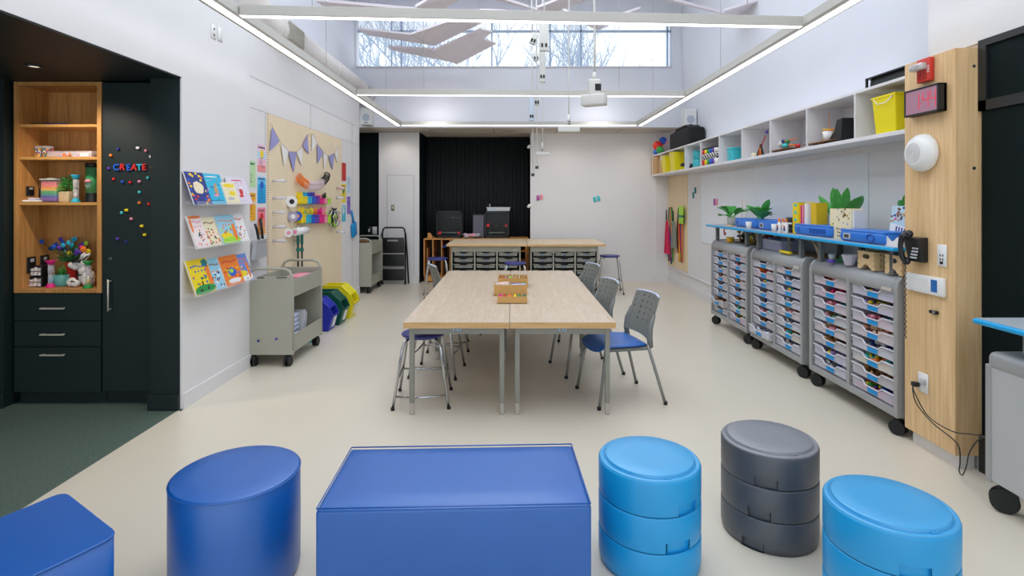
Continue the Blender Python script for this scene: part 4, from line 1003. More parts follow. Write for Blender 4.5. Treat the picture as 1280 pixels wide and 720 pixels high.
# marker boxes
WOODB = mat('box_plywood', (206, 160, 92), .6, vary=.1, vscale=20)
def obox2(px0, px1, pyf, D, Hh, label, kind, cols):
    zt = .708; p0 = onZ(px0, pyf, zt); p1 = onZ(px1, pyf, zt); W = p1.x-p0.x; h = Hh
    t = thing('supply_box', label, 'box', (p0.x, p0.y, zt), 0, 'plywood supply boxes on the table')
    b = B(); th = .006
    b.box(0, W, 0, th, 0, h); b.box(0, W, D-th, D, 0, h); b.box(0, th, th, D-th, 0, h); b.box(W-th, W, th, D-th, 0, h); b.box(0, W, 0, D, 0, .005)
    b.build('box_walls', WOODB, t)
    b = B(); n = len(cols)
    div = {'row': [i/6 for i in range(1, 6)], 'two': [.48], 'four': [.25, .48, .72]}[kind]
    for u in div: b.box(W*u-.002, W*u+.002, th, D-th, .004, h*.95)
    b.build('divider', WHT if kind != 'row' else WOODB, t)
    rnd = random.Random(int(px0)); u = [0]+div+[1]
    for ci, m in enumerate(cols):
        k = ci % (len(u)-1); a, c_ = W*u[k]+.006, W*u[k+1]-.006; b = B()
        for q in range(7 if kind == 'row' else 4):
            y = rnd.uniform(.03, D-.03); x = rnd.uniform(a+.006, c_-.006)
            if kind == 'row': b.cyl((x, th+.01, h*rnd.uniform(.4, .8)), (x, D*.6, h*rnd.uniform(.6, 1.0)), .006, seg=7)
            else: b.cyl((a+.004, y, h*rnd.uniform(.6, .98)), (c_-.004, y+rnd.uniform(-.02, .02), h*rnd.uniform(.7, 1.0)), .007, seg=7)
        b.build('supplies', m, t)
obox2(621.7, 659, 379.6, .20, .062, 'front plywood box of pencils sorted by colour from red to green', 'row', [MAG, RED, ORA, YEL, GRN, TEA])
obox2(617.5, 659, 370, .20, .105, 'middle plywood box with white divider and coloured markers', 'two', [WHT, LAV, RED, PUR, ORA, GRN, WHT, WHT])
obox2(622.5, 660, 359.5, .26, .10, 'rearmost plywood box with four compartments of craft bits', 'four', [BRN, LIM, TAN, TAN, RED, PUR, BRN, BRN])

# ---------------------------------------------------------------- chairs
def make_chair(name, label):
    """faces +y in its own frame; origin on the floor between the legs"""
    t = thing(name, label, 'chair', (0, 0, 0), 0, 'blue seated chairs at the tables')
    b = B(); n = 10
    def seat(z0, z1, gx, gy0, gy1):
        t2 = bmesh.new(); bmesh.ops.create_grid(t2, x_segments=12, y_segments=12, size=1)
        return t2
    # cushion with a waterfall front and rounded corners
    N = 14; vs = []
    for L_ in (0, 1):
        for j in range(N+1):
            for i in range(N+1):
                u, v = i/N*2-1, j/N*2-1
                uu = u*math.sqrt(1-.28*v*v*abs(v)); vv = v*math.sqrt(1-.20*u*u*abs(u))
                x, y = uu*.235, vv*.225
                edge = max(abs(u), abs(v)); z = .455 if L_ == 0 else .480-.018*max(0, edge-.75)/.25
                z -= .045*max(0, (vv-.55)/.45)**1.6; z += .012*abs(uu)**3
                vs.append(b.b.verts.new((x, y, z)))
    M_ = (N+1)*(N+1); idx = lambda l, i, j: vs[l*M_+j*(N+1)+i]
    for l in (0, 1):
        for j in range(N):
            for i in range(N):
                f = b.b.faces.new([idx(l, i, j), idx(l, i+1, j), idx(l, i+1, j+1), idx(l, i, j+1)][::(1 if l else -1)]); f.smooth = True
    for k in range(N):
        for q in ((idx(0, k, 0), idx(0, k+1, 0), idx(1, k+1, 0), idx(1, k, 0)), (idx(0, N, k), idx(0, N, k+1), idx(1, N, k+1), idx(1, N, k)), (idx(0, k+1, N), idx(0, k, N), idx(1, k, N), idx(1, k+1, N)), (idx(0, 0, k+1), idx(0, 0, k), idx(1, 0, k), idx(1, 0, k+1))):
            f = b.b.faces.new(q); f.smooth = True
    b.build('seat', ROYAL, t)
    B().rbox(-.225, .225, -.23, .13, .428, .456, .012).build('seat_pan', mat('chair_grey_plastic', (118, 120, 118), .5), t)
    # perforated back, curved and leaning
    cols_, rows_ = 5, 5
    def line(n, lo, hi, hole):
        c = [lo+(hi-lo)*(i+.5)/n for i in range(n)]; r = [lo]
        for q in c: r += [q-hole/2, q+hole/2]
        return r+[hi]
    us = line(cols_, -.215, .215, .017); vz = line(rows_, .60, .835, .017)
    def pt(x, z): 
        s = (z-.5)/.34; taper = 1-.06*s
        return V((x*taper, -.225-.115*s+.035*(x/.215)**2, z-.012*(abs(x)/.215)**3*(s > .5)))
    b = B(); zs = [.515, .535, .56]+vz+[.845]; G = [[b.b.verts.new(pt(x, z)) for x in us] for z in zs]
    for j in range(len(zs)-1):
        for i in range(len(us)-1):
            vj = j-3
            if i % 2 == 1 and vj >= 0 and vj % 2 == 1 and vj < 2*rows_: continue
            f = b.b.faces.new([G[j][i], G[j][i+1], G[j+1][i+1], G[j+1][i]])
    bk = b.build('backrest', mat('chair_back_grey', (122, 124, 118), .5), t); sm = bk.modifiers.new('s', 'SOLIDIFY'); sm.thickness = .012; sm.offset = 0
    B().tube([pt(x, .848)+V((0, 0, 0)) for x in (-.21, -.12, 0, .12, .21)], .010, 8).build('top_rim', mat('chair_rim_pale', (196, 204, 222), .4), bk)
    for s in (-1, 1): b = B(); b.tube([V((s*.213, -.225, .45)), V((s*.218, -.215, .52)), V((s*.218, -.222, .60)), V((s*.21, -.26, .70))], .02, 8, [.022, .024, .02, .012]); b.build('back_bracket', mat('chair_grey_plastic', (118, 120, 118)), t)
    for s in (-1, 1):
        for q in ([(s*.20, .15, .445), (s*.235, .19, .22), (s*.25, .225, 0)], [(s*.215, -.20, .47), (s*.24, -.27, .22), (s*.26, -.33, 0)]):
            l = B().tube(q, .0125, 10).build('leg', GREYM if False else mat('leg_silver_grey', (150, 150, 146), .35, .5), t)
            B().cyl((q[2][0], q[2][1], 0), (q[2][0], q[2][1], .025), .016, seg=10).build('foot_cap', RUB, l)
    return t
c0 = make_chair('side_chair', 'blue-seated grey chair standing clear of the front right table')
def chpos(o, x, y, deg): o.location = (x, y, 0); o.rotation_euler.z = R(deg)
chpos(c0, .835, 4.55, 103)           # faces -x
c1 = dup(c0, (.655, 5.30, 0), R(103), 'grey chair pushed in at the right side of the joined tables, second from the front')
c2 = dup(c0, (.68, 6.60, 0), R(106), 'grey chair at the far right end of the joined tables')
c3 = dup(c0, (-.68, 6.78, 0), R(-68), 'grey chair turned at the far left end of the joined tables')

# ---------------------------------------------------------------- stools
SEATP = mat('stool_navy_purple', (58, 62, 132), .4)
def make_stool(label, h, grp):
    t = thing('stool', label, 'stool', (0, 0, 0), 0, grp)
    B().lathe([(.02, h-.03), (.13, h-.035), (.168, h-.022), (.175, h-.008), (.165, h), (.08, h-.004), (0, h-.006)], seg=36).build('seat', SEATP, t)
    k = .52
    leg = lambda sx, sy: [(sx*.105, sy*.105, h-.03), (sx*.135, sy*.135, h-.05), (sx*.15, sy*.15, h-.10), (sx*.215, sy*.215, 0)]
    at_ = lambda z: .15+.065*(h-.10-z)/(h-.10)
    for sx in (-1, 1):
        for sy in (-1, 1):
            l = B().tube(leg(sx, sy), .0115, 10).build('leg', CHROME, t)
            B().cyl((sx*.215, sy*.215, 0), (sx*.215, sy*.215, .02), .015, seg=10).build('foot_cap', RUB, l)
    for (a, c_, z) in (((-1, -1), (1, -1), .10), ((-1, 1), (1, 1), .20), ((-1, -1), (-1, 1), .22), ((1, -1), (1, 1), .22)):
        r = at_(z); B().tube([(a[0]*r, a[1]*r, z), ((a[0]+c_[0])/2*r*1.02, (a[1]+c_[1])/2*r*1.02, z-.012), (c_[0]*r, c_[1]*r, z)], .0085, 8).build('foot_rail', CHROME, t)
    B().tube([(-.1, 0, h-.035), (.1, 0, h-.035)], .012).build('under_brace', BLKP, t)
    return t
s0 = make_stool('chrome-legged stool with navy seat, under the front left table corner', .55, 'low stools under the left tables'); s0.location = (-.72, 4.48, 0); s0.rotation_euler.z = R(4)
dup(s0, (-.70, 5.20, 0), R(-6), 'chrome-legged navy stool, second from the front under the left tables')
dup(s0, (-.70, 6.08, 0), R(5), 'chrome-legged navy stool, third from the front under the left tables')
h0 = make_stool('tall chrome-legged navy stool standing right of the island', .655, 'tall stools at the island'); h0.location = (1.71, 9.66, 0); h0.rotation_euler.z = R(-4)
dup(h0, (.05, 8.55, 0), R(3), 'tall chrome-legged navy stool in front of the gap between the island cabinets')
hs = dup(h0, (-1.25, 9.22, 0), R(10), 'tall chrome-legged navy stool at the left front of the island')

# ================================================================ ISLAND with grey tray cabinets
for x0, x1, lb in ((-1.115, .262, 'maple island worktop, left half'), (.270, 1.60, 'maple island worktop, right half')):
    o = B().box(x0, x1, 9.38, 10.66, .83, .868).build('island_worktop', BUTCHI, bevel=.003); tag(o, lb, 'worktop')
    B().box(x0+.001, x1-.001, 9.378, 9.3799, .832, .866).build('front_edge', BEDGE, o)
def grey_cabinet(x0, x1, side):
    t = thing('tray_cabinet', 'grey metal tray cabinet under the %s half of the island' % side, 'cabinet', (x0, 9.46, 0), 0, 'grey island cabinets'); W = x1-x0; D = .5; zb, zt = .12, .829
    b = B(); b.box(0, .022, 0, D, zb, zt); b.box(W-.022, W, 0, D, zb, zt); b.box(0, W, 0, D, zt-.012, zt); b.box(0, W, 0, D, zb, zb+.02); b.box(0, W, D-.01, D, zb, zt); b.box(.022, W-.022, 0, .02, zt-.095, zt-.012)
    b.build('carcass', GREYM, t, bevel=.002)
    B().box(.01, W-.01, -.002, .0, zt-.008, zt-.002).build('dark_gap', BLKP, t)
    cw = (W-.044)/3
    for i in (1, 2): B().box(.022+cw*i-.012, .022+cw*i+.012, .004, D-.02, zb+.02, zt-.09).build('divider', GREYM, t)
    B().box(W-.13, W-.05, -.003, .001, zt-.075, zt-.05).build('badge', LGR, t)
    for x in (.08, W-.08):
        for y in (.06, D-.06): caster('caster', (x, y, zb), t, .045, RUB, .3)
    return cw
def gtray_mesh(w, h, d):
    """open tray front with scooped lip, origin at the bottom left front corner"""
    b = B(); th = .004
    lip = [(0, h), (w*.27, h), (w*.36, h*.70), (w*.64, h*.70), (w*.73, h), (w, h)]
    b.prism([(.012, h*.1), (w-.012, h*.1)]+[(x if 0 < x < w else (w-.004 if x else .004), z) for x, z in lip[::-1]], 1, .012, .02)
    for i in range(5):
        (xa, za), (xb, zb) = lip[i], lip[i+1]; b.prism([(xa, za), (xb, zb), (xb, zb-.009), (xa, za-.009)], 1, -.010, .02)
    b.box(.012, .018, .012, d, h*.1, h); b.box(w-.018, w-.012, .012, d, h*.1, h); b.box(.012, w-.012, d-.006, d, h*.1, h); b.box(.012, w-.012, .012, d, h*.1, h*.1+.004)
    b.box(w*.18, w*.20, .002, .012, h*.15, h*.6); b.box(w*.80, w*.82, .002, .012, h*.15, h*.6)
    return b
rowname = ['top', 'second', 'third', 'fourth', 'fifth', 'lowest']
proto = None
for x0, x1, side in ((-1.045, .148, 'left'), (.315, 1.478, 'right')):
    cw = grey_cabinet(x0, x1, side)
    for c_ in range(3):
        for r in range(6):
            z = .829-.10-.104*(r+1)+.028-.003
            lab = 'grey tray in the %s row, %s column of the %s island cabinet' % (rowname[r], ('left', 'middle', 'right')[c_], side)
            loc = (x0+.022+cw*c_+.022, 9.475, z)
            if proto is None:
                proto = thing('grey_tray', lab, 'tray', loc, 0, 'grey trays in the island cabinets')
                gtray_mesh(cw-.044, .078, .42).build('tray_shell', GREYT, proto)
                B().box((cw-.044)*.45, (cw-.044)*.55, .010, .0125, .022, .036).build('label', mat('label_blue', (60, 140, 220)), proto)
            else: 
                q = dup(proto, loc, 0, lab)

# wooden cubby behind, printers
t = thing('cubby_shelf', 'orange pine cubby shelf with tall dividers behind the island', 'shelf', (-1.74, 10.86, 0)); W = 2.07; D = .6; zt = .86
b = B(); b.box(0, W, 0, D, zt-.022, zt); b.box(0, .02, 0, D, 0, zt-.022); b.box(W-.02, W, 0, D, 0, zt-.022); b.box(0, W, 0, D, .02, .12)
b.build('casing', PINE, t, bevel=.001)
for px in (541, 552, 562.5): 
    x = (px-640)/F*10.86+1.74; B().box(x-.01, x+.01, .005, D-.02, .12, zt-.022).build('divider', PINE, t)
for x in (1.72, 2.0): B().box(x, x+.045, .005, D-.02, .12, zt-.022).build('divider', PINE, t)
for z in (.25, .42, .60, .76): B().box(1.3, 2.05, .01, D-.02, z, z+.02).build('shelf_board', PINE, t)
B().box(.02, 1.3, D-.02, D-.01, .12, zt-.02).build('back_panel', mat('dark_brown_back', (66, 44, 30)), t)
for i, (px, h, m, lb) in enumerate(((536, .55, PINE, 'plywood sheet standing in the leftmost slot of the cubby'), (545, .45, BRN, 'brown board standing in the second slot of the cubby'), (556, .50, BRN, 'brown board standing in the third slot of the cubby'))):
    x = (px-640)/F*11.0; o = B().box(x-.03, x-.015, 10.95, 11.35, .12, .12+h).build('board', m); tag(o, lb, 'board')
o = B().prism([(0, 0), (.09, 0), (.09, .05), (.05, .11), (0, .11)], 1, 0, .04).build('wooden_wedge', PINE, None, ((535-640)/F*10.95, 10.9, .86)); tag(o, 'small wooden wedge on the left end of the cubby shelf', 'wedge')
o = B().box(0, .16, 0, .2, 0, .02).build('blue_folder', BLU, None, (-1.36, 10.84, .68)); o.rotation_euler = (0, R(-25), 0); tag(o, 'blue folder poking out of the third cubby slot', 'folder')
# 3D printers
def printer(px0, px1, py0, py1, Y, red, head, label):
    p0, p1 = onY(px0, py1, Y), onY(px1, py0, Y); W = p1.x-p0.x; h = p1.z-.862; D = .38
    t = thing('enclosed_printer', label, 'printer', (p0.x, Y, .861), 0, 'black enclosed printers'); f = .035
    b = B()
    for x in (0, W-f):
        for y in (0, D-f): b.box(x, x+f, y, y+f, 0, h)
    b.box(0, W, 0, D, 0, .05); b.box(0, W, 0, f, h-f, h); b.box(0, W, D-f, D, h-f, h); b.box(0, f, 0, D, h-f, h); b.box(W-f, W, 0, D, h-f, h); b.box(f, W-f, D-.01, D, .05, h)
    b.build('frame', BLKM, t, bevel=.003)
    B().box(f, W-f, .004, .008, .05, h-f).build('glass_door', clear('printer_glass', (14, 16, 18), .22, .2), t)
    B().box(W*.2, W*.8, .08, D-.05, .09, .10).build('print_bed', LGR, t)
    b = B(); b.cyl((f, .15, h*head), (W-f, .15, h*head), .006, seg=8); b.cyl((f, .20, h*head), (W-f, .20, h*head), .006, seg=8); b.build('rail', CHROME, t)
    B().rbox(W*.45, W*.6, .10, .2, h*head-.05, h*head+.05, .006, 2).build('print_head', BLKP, t)
    b = B(); a = [(-.012, -.03), (.045, -.03), (.045, .02), (.02, .03), (-.012, .0)]
    b.prism([(f+.02+x*1.1, h*red+z*1.1) for x, z in a], 1, -.012, .003); b.build('red_corner_bracket', RED, t); b = B(); b.prism([(W-f-.015-x*.6, h*red+z) for x, z in a], 1, -.012, .003); b.build('red_corner_bracket', RED, t)
    B().box(W*.18, W*.75, .07, .08, .10, .115).build('bed_light', mat('bed_pale_green', (150, 180, 160)), t)
    return t
printer(545, 577.3, 264, 296, 11.02, .20, .75, 'black enclosed printer at the left with red corner brackets low')
printer(605.3, 636.5, 264, 296, 11.02, .48, .45, 'black enclosed printer at the right carrying a plastic tray')
p0 = onY(591, 295, 11.05); o = B().box(0, .225, 0, .14, 0, .47).mat(1).box(.01, .215, -.002, .001, .02, .45).build('grey_panel_box', [BLKP, mat('speckled_grey', (104, 104, 118), .6, vary=.3, vscale=60)], None, (p0.x, 11.05, .861)); tag(o, 'grey speckled box standing left of the right printer', 'box')
p0 = onY(609, 263, 11.05); k = 11.05/F
t = thing('plastic_tray', 'shallow clear tray with tools lying on the right printer', 'tray', (p0.x, 11.05, onY(609, 264, 11.02).z+.002))
b = B(); w = 28*k; b.box(0, w, 0, .3, 0, .005); b.prism([(0, .005), (w, .005), (w+.01, .075), (-.01, .075)], 1, 0, .004); b.box(0, .004, 0, .3, 0, .075); b.box(w-.004, w, 0, .3, 0, .075); b.box(0, w, .296, .3, 0, .075); b.build('tray_body', CLR, t)
B().box(-.02, w+.02, -.01, .0, .07, .08).build('rim', CLR, t); B().box(.08, .19, .05, .15, .01, .06).build('contents', TRQ, t); B().box(.21, .38, .05, .15, .01, .045).build('contents', TAN, t)
B().cyl((.05, .05, .02), (.05, .05, .14), .008, seg=8).build('tool', LGR, t)
rnd = random.Random(4); 
t = thing('filament_bags', 'clear and lilac bags of filament scraps between the printers', 'bag', (onY(589, 295, 10.98).x, 10.94, .861))
for i in range(3):
    b = B()
    for q in range(5): b.sph((rnd.uniform(-.13, .13)+.03*i, rnd.uniform(-.03, .03), rnd.uniform(.03, .075)), rnd.uniform(.035, .05), (1.2, .8, .7), 8)
    b.build('bag', (mat('lilac_film', (190, 170, 186), .3), mat('clear_film', (170, 168, 172), .25), PNK)[i], t)
# magnets / clips on the back wall and outlets on the recess edge
for i, (px, py, m, lb) in enumerate(((672.5, 247.3, mat('orchid', (180, 90, 170)), 'purple clip on the back wall, left of the pink one'), (676.8, 246.5, PNK, 'pink clip on the back wall beside the purple one'), (743.3, 249.3, TRQ, 'turquoise clip on the back wall, lower left of its pair'), (748.2, 248, TRQ, 'turquoise clip on the back wall, upper right of its pair'))):
    p = onY(px, py, 10.955); b = B(MX.Rotation(R((0, 0, -12, -12)[i]), 4, 'Y')); b.rbox(-.028, .028, -.02, 0, -.05, .05, .006, 2).box(-.02, .02, -.032, -.015, -.01, .012)
    o = b.build('plastic_clip', m, None, (p.x, 10.959, p.z)); tag(o, lb, 'clip')
for py, lb in ((183, 'small white device on the right edge of the black recess, upper one'), (257, 'small white device on the right edge of the black recess, lower one')):
    p = onY(661.5, py, 10.95); o = B().rbox(-.05, .02, -.04, 0, -.03, .03, .008, 2).sph((-.045, -.05, -.02), .03).build('round_sensor', WHITEP, None, (p.x+.03, 10.959, p.z)); tag(o, lb, 'sensor')
p = onX(868.5, 237, 3.09)
for i, (px, py, lb) in enumerate(((869.5, 238, 'dark teal clip on the right wall, upper one'), (867, 244, 'dark teal clip on the right wall, lower one'))):
    p = onX(px, py, 3.095); o = B().rbox(-.02, .0, -.02, .02, -.05, .05, .005, 2).mat(1).box(-.024, -.018, -.012, .012, -.03, .01).build('plastic_clip', [TEA, TRQ], None, (3.099, p.y, p.z)); tag(o, lb, 'clip')
p = onY(777, 336, 10.95)

# ================================================================ RIGHT WALL: shelf
SX = 2.75; zb, zt = 2.085, 2.49
t = thing('long_shelf', 'long white open shelf with square compartments along the right wall', 'shelf', (SX, 3.735, zb)); Lg = 10.84-3.735; D = 3.099-SX
WSH = mat('shelf_white_laminate', (226, 224, 226), .45)
b = B(); b.box(0, D, 0, Lg, 0, .032); b.build('bottom_board', WSH, t, bevel=.002)
B().box(0, D, 0, Lg, zt-zb-.022, zt-zb).build('top_board', WSH, t, bevel=.002)
B().box(D-.006, D-.001, 0, Lg, .032, zt-zb-.022).build('back_board', WSH, t)
dv = [3.74]+[4.43+.727*i for i in range(9)]+[10.83]
for y in dv: B().box(0, D-.006, y-.009-3.735+(.01 if y < 3.8 else 0), y+.009-3.735+(.005 if y < 3.8 else 0), .032, zt-zb-.022).build('divider', WSH, t)
FLR = zb+.032
def onshelf(px, X): return X*F/(px-640)
def sloc(px, X=2.86): return (X, onshelf(px, X), FLR)
def pail(px, X, s, m, label):
    x, y, z = sloc(px, X); t = thing('storage_bin', label, 'bin', (x, y, z), 0, 'yellow bins on the long wall shelf')
    b = B(); w, h = .13*s, .29*s
    outer = lambda k, zz: [(-w*k, -w*k, zz), (w*k, -w*k, zz), (w*k, w*k, zz), (-w*k, w*k, zz)]
    a, c_ = outer(.85, 0), outer(1, h)
    for i in range(4): b.poly([a[i], a[(i+1) % 4], c_[(i+1) % 4], c_[i]])
    b.poly(a[::-1]); o = b.build('bin_body', m, t); sm = o.modifiers.new('s', 'SOLIDIFY'); sm.thickness = .004
    b = B(); b.box(-w*1.06, -w*.98, -w*1.06, w*1.06, h-.015, h); b.box(w*.98, w*1.06, -w*1.06, w*1.06, h-.015, h); b.box(-w, w, -w*1.06, -w*.98, h-.015, h); b.box(-w, w, w*.98, w*1.06, h-.015, h); b.build('rim', m, t)
    B().tube([(-w*1.05, -w*.8, h-.02), (-w*1.12, -w*.4, h-.06), (-w*1.12, w*.4, h-.06), (-w*1.05, w*.8, h-.02)], .004, 6).build('handle', WHT, t)
YB = mat('bin_bright_yellow', (240, 222, 10), .4)
pail(1126, 2.90, .98, YB, 'yellow bin in the nearest compartment of the wall shelf')
pail(850, 2.88, 1.1, YB, 'yellow bin in the shelf compartment third from the far end')
pail(838, 2.84, 1.0, YB, 'yellow bin farthest along the shelf beside cardboard boxes')
bx = lambda px, w, d, h, m, lb, X=2.88: tag(B().box(-w/2, w/2, -d/2, d/2, 0, h).mat(1).box(-w/2-.001, w/2, -.012, .012, h-.06, h+.001).build('cardboard_box', [TAN, CRM], None, sloc(px, X)), lb, 'box', 'cardboard boxes at the far shelf end')
bx(824, .22, .42, .34, None, 'tall cardboard box in the last shelf compartment', 2.87)
bx(832.5, .2, .18, .24, None, 'shorter cardboard box beside the last yellow bin', 2.84)
# teal box, rainbow markers, figures
x, y, z = sloc(918.5, 2.86); t = thing('teal_caddy', 'turquoise lidded caddy standing on the long wall shelf', 'caddy', (x, y, z))
B().rbox(-.07, .07, -.08, .08, 0, .16, .012, 2).build('body', mat('caddy_turquoise', (60, 190, 200), .4), t); B().rbox(-.075, .075, -.085, .085, .145, .175, .008, 2).build('lid', mat('caddy_turquoise', (60, 190, 200)), t); B().box(-.08, -.07, -.03, .03, .10, .125).build('latch', TRQ, t)
for i, (m, n) in enumerate(((RED, 'red'), (YEL, 'yellow'), (GRN, 'green'), (BLU, 'blue'), (PUR, 'purple'), (WHT, 'white'))):
    px = 882.3+3.05*i; x, y, z = sloc(px, 2.80); t = thing('marker_jar', '%s jar with black patterned band in the rainbow row on the shelf' % n, 'jar', (x, y, z), 0, 'rainbow marker jars')
    r = .05; B().lathe([(r, 0), (r, .075)], seg=18).build('lower_body', m, t); B().lathe([(r*1.02, .075), (r*1.02, .16)], seg=18).build('patterned_band', beadmat('bw_pattern', [(20, 20, 22), (230, 228, 226), (20, 20, 22)], 60), t); B().lathe([(r, .16), (r, .215)], seg=18).build('upper_body', m, t); B().lathe([(r*.9, .215), (r*.9, .245)], seg=18).build('lid', BLKP, t)
x, y, z = sloc(862, 2.86); t = thing('gadget', 'small black tangled gadget on the shelf left of the rainbow jars', 'gadget', (x, y, z)); b = B(); rnd = random.Random(2)
for i in range(7): b.rbox(*(lambda a, c_, d_: (a, a+.07, c_, c_+.1, d_, d_+.05))(rnd.uniform(-.12, .06), rnd.uniform(-.2, .1), rnd.uniform(0, .07)), .008, 2)
b.tube([(0, -.2, .02), (-.05, 0, .14), (0, .2, .04)], .01); b.build('body', BLKP, t)
for zz, lb in ((0, 'lower turquoise round box beside the black gadget'), (.16, 'upper turquoise round box above the lower one')):
    x, y, z = sloc(873.5, 2.93); 
    o = B().lathe([(.07, 0), (.09, .02), (.09, .12), (.07, .14)], seg=20).build('round_box', TRQ, None, (x, y, z+zz+(.0 if not zz else -.02))); tag(o, lb, 'box')
x, y, z = sloc(951, 2.84); t = thing('craft_figure', 'handmade figure with black orange and red sticks on the shelf', 'figure', (x, y, z)); 
B().tube([(0, -.06, 0), (0, 0, .13), (0, .09, 0)], .013).build('legs', BLKP, t); B().tube([(0, -.02, 0), (0, .01, .11), (0, .04, 0)], .012).build('orange_part', ORA, t); B().tube([(0, 0, .1), (0, -.12, .22)], .006).build('arm', RED, t); B().sph((0, -.15, .26), .018).build('knob', PUR, t); B().sph((0, .18, .03), .03, (1, 1.6, 1)).build('pale_part', CRM, t)
def board_model(px, label, kind):
    x, y, z = sloc(px, 2.86); t = thing('craft_model', label, 'model', (x, y, z), 0, 'craft models on boards')
    B().box(-.10, .10, -.24, .24, .02, .028).build('wooden_board', BRN, t); B().box(-.08, .08, -.02, .02, 0, .02).build('foot', BRN, t)
    if kind == 0:
        b = B(); b.sph((0, .05, .07), .035, (1, 1.4, .8)); b.build('body', TRQ, t); B().tube([(0, .16, .12), (0, -.18, .12)], .006).build('rotor', ORA, t); B().sph((0, .14, .1), .028).build('nose', WHT, t); B().sph((0, 0, .11), .022).build('canopy', GRN, t); B().sph((0, .1, .12), .02).build('top', NAV, t); B().tube([(0, -.02, .07), (0, -.14, .06)], .01).build('tail', ORA, t); B().sph((0, -.2, .045), .02, (1, 2, 1)).build('red_piece', RED, t)
    else:
        B().lathe([(.04, .028), (.055, .12)], c=(0, -.02, 0), seg=20).build('cup', WHT, t); B().tube([(0, -.11, .13), (0, .09, .13)], .007).build('stick', ORA, t); B().tube([(-.06, -.02, .14), (.06, -.02, .14)], .006).build('stick', YEL, t)
        B().tube([(0, -.02, .1), (0, -.02, .29)], .003).build('mast', ORA, t)
        for q in (-.1, .07): B().tube([(0, q, .03), (0, q, .14)], .005).build('post', YEL, t)
board_model(985, 'craft model of a small helicopter shape on a wooden board', 0)
board_model(1035, 'craft model with white cup and orange sticks on a wooden board', 1)
x, y, z = sloc(1060, 2.90); t = thing('black_toy', 'black angular toy against the shelf divider', 'toy', (2.86, 4.80, z)); B().prism([(.12, 0), (-.10, 0), (-.12, .2), (-.04, .19), (.0, .1)], 0, -.06, .06).build('body', BLKP, t); B().prism([(.2, 0), (.1, 0), (.06, .05)], 0, -.04, .04).build('foot', BLKP, t)
# on top of the shelf
t = thing('rack_shelf', 'flat black metal rack lying on top of the wall shelf', 'rack', (2.79, 3.80, zt)); w = .56
b = B(); b.box(0, .26, 0, w, 0, .012); b.box(0, .26, 0, w, .074, .086); b.box(0, .012, 0, .02, 0, .086); b.box(0, .012, w-.02, w, 0, .086); b.box(.03, .04, .02, w-.02, .012, .074); b.box(.25, .26, 0, w, 0, .086); b.build('rack_body', BLKM, t); B().box(.02, .2, .03, w-.03, .012, .05).build('inside', DGR and mat('dark_insert', (30, 44, 42)), t)
t = thing('black_case', 'large soft black case on top of the far end of the wall shelf', 'case', (2.80, 8.78, zt))
b = B(); b.rbox(0, .28, 0, 1.05, 0, .30, .04, 3); b.prism([(.0, .28), (1.0, .28), (.7, .36), (.25, .36)], 0, .04, .24); b.build('case_body', mat('soft_black_fabric', (18, 20, 22), .85), t)
B().tube([(.0, .3, .3), (-.01, .35, .33), (-.01, .6, .33), (0, .65, .3)], .01).build('handle', BLKP, t)
for px, py, m, r, X, n in ((819.5, 182.5, RED, .095, 2.80, 'red and orange'), (825, 188.2, GRN, .07, 2.78, 'green'), (826.5, 176, BLU, .075, 2.90, 'dark blue'), (819, 190, mat('mid_blue', (50, 110, 200)), .05, 2.76, 'small blue'), (829.5, 177, PNK, .06, 2.93, 'pink')):
    y = min(X*F/(px-640), 10.6); zc_ = H-(py-CY)/F*y; b = B(); b.sph((0, 0, 0), r, (1, 1, 1), 20)
    o = b.build('ball', m, None, (X, y, max(zc_, zt+r))); tag(o, '%s ball beside the black case on the wall shelf' % n, 'ball', 'balls on the wall shelf')
    if n.startswith('red'): B().cyl((-.001, -.03, 0), (.001, .0, 0), r*1.005, seg=24).build('orange_band', ORA, o)
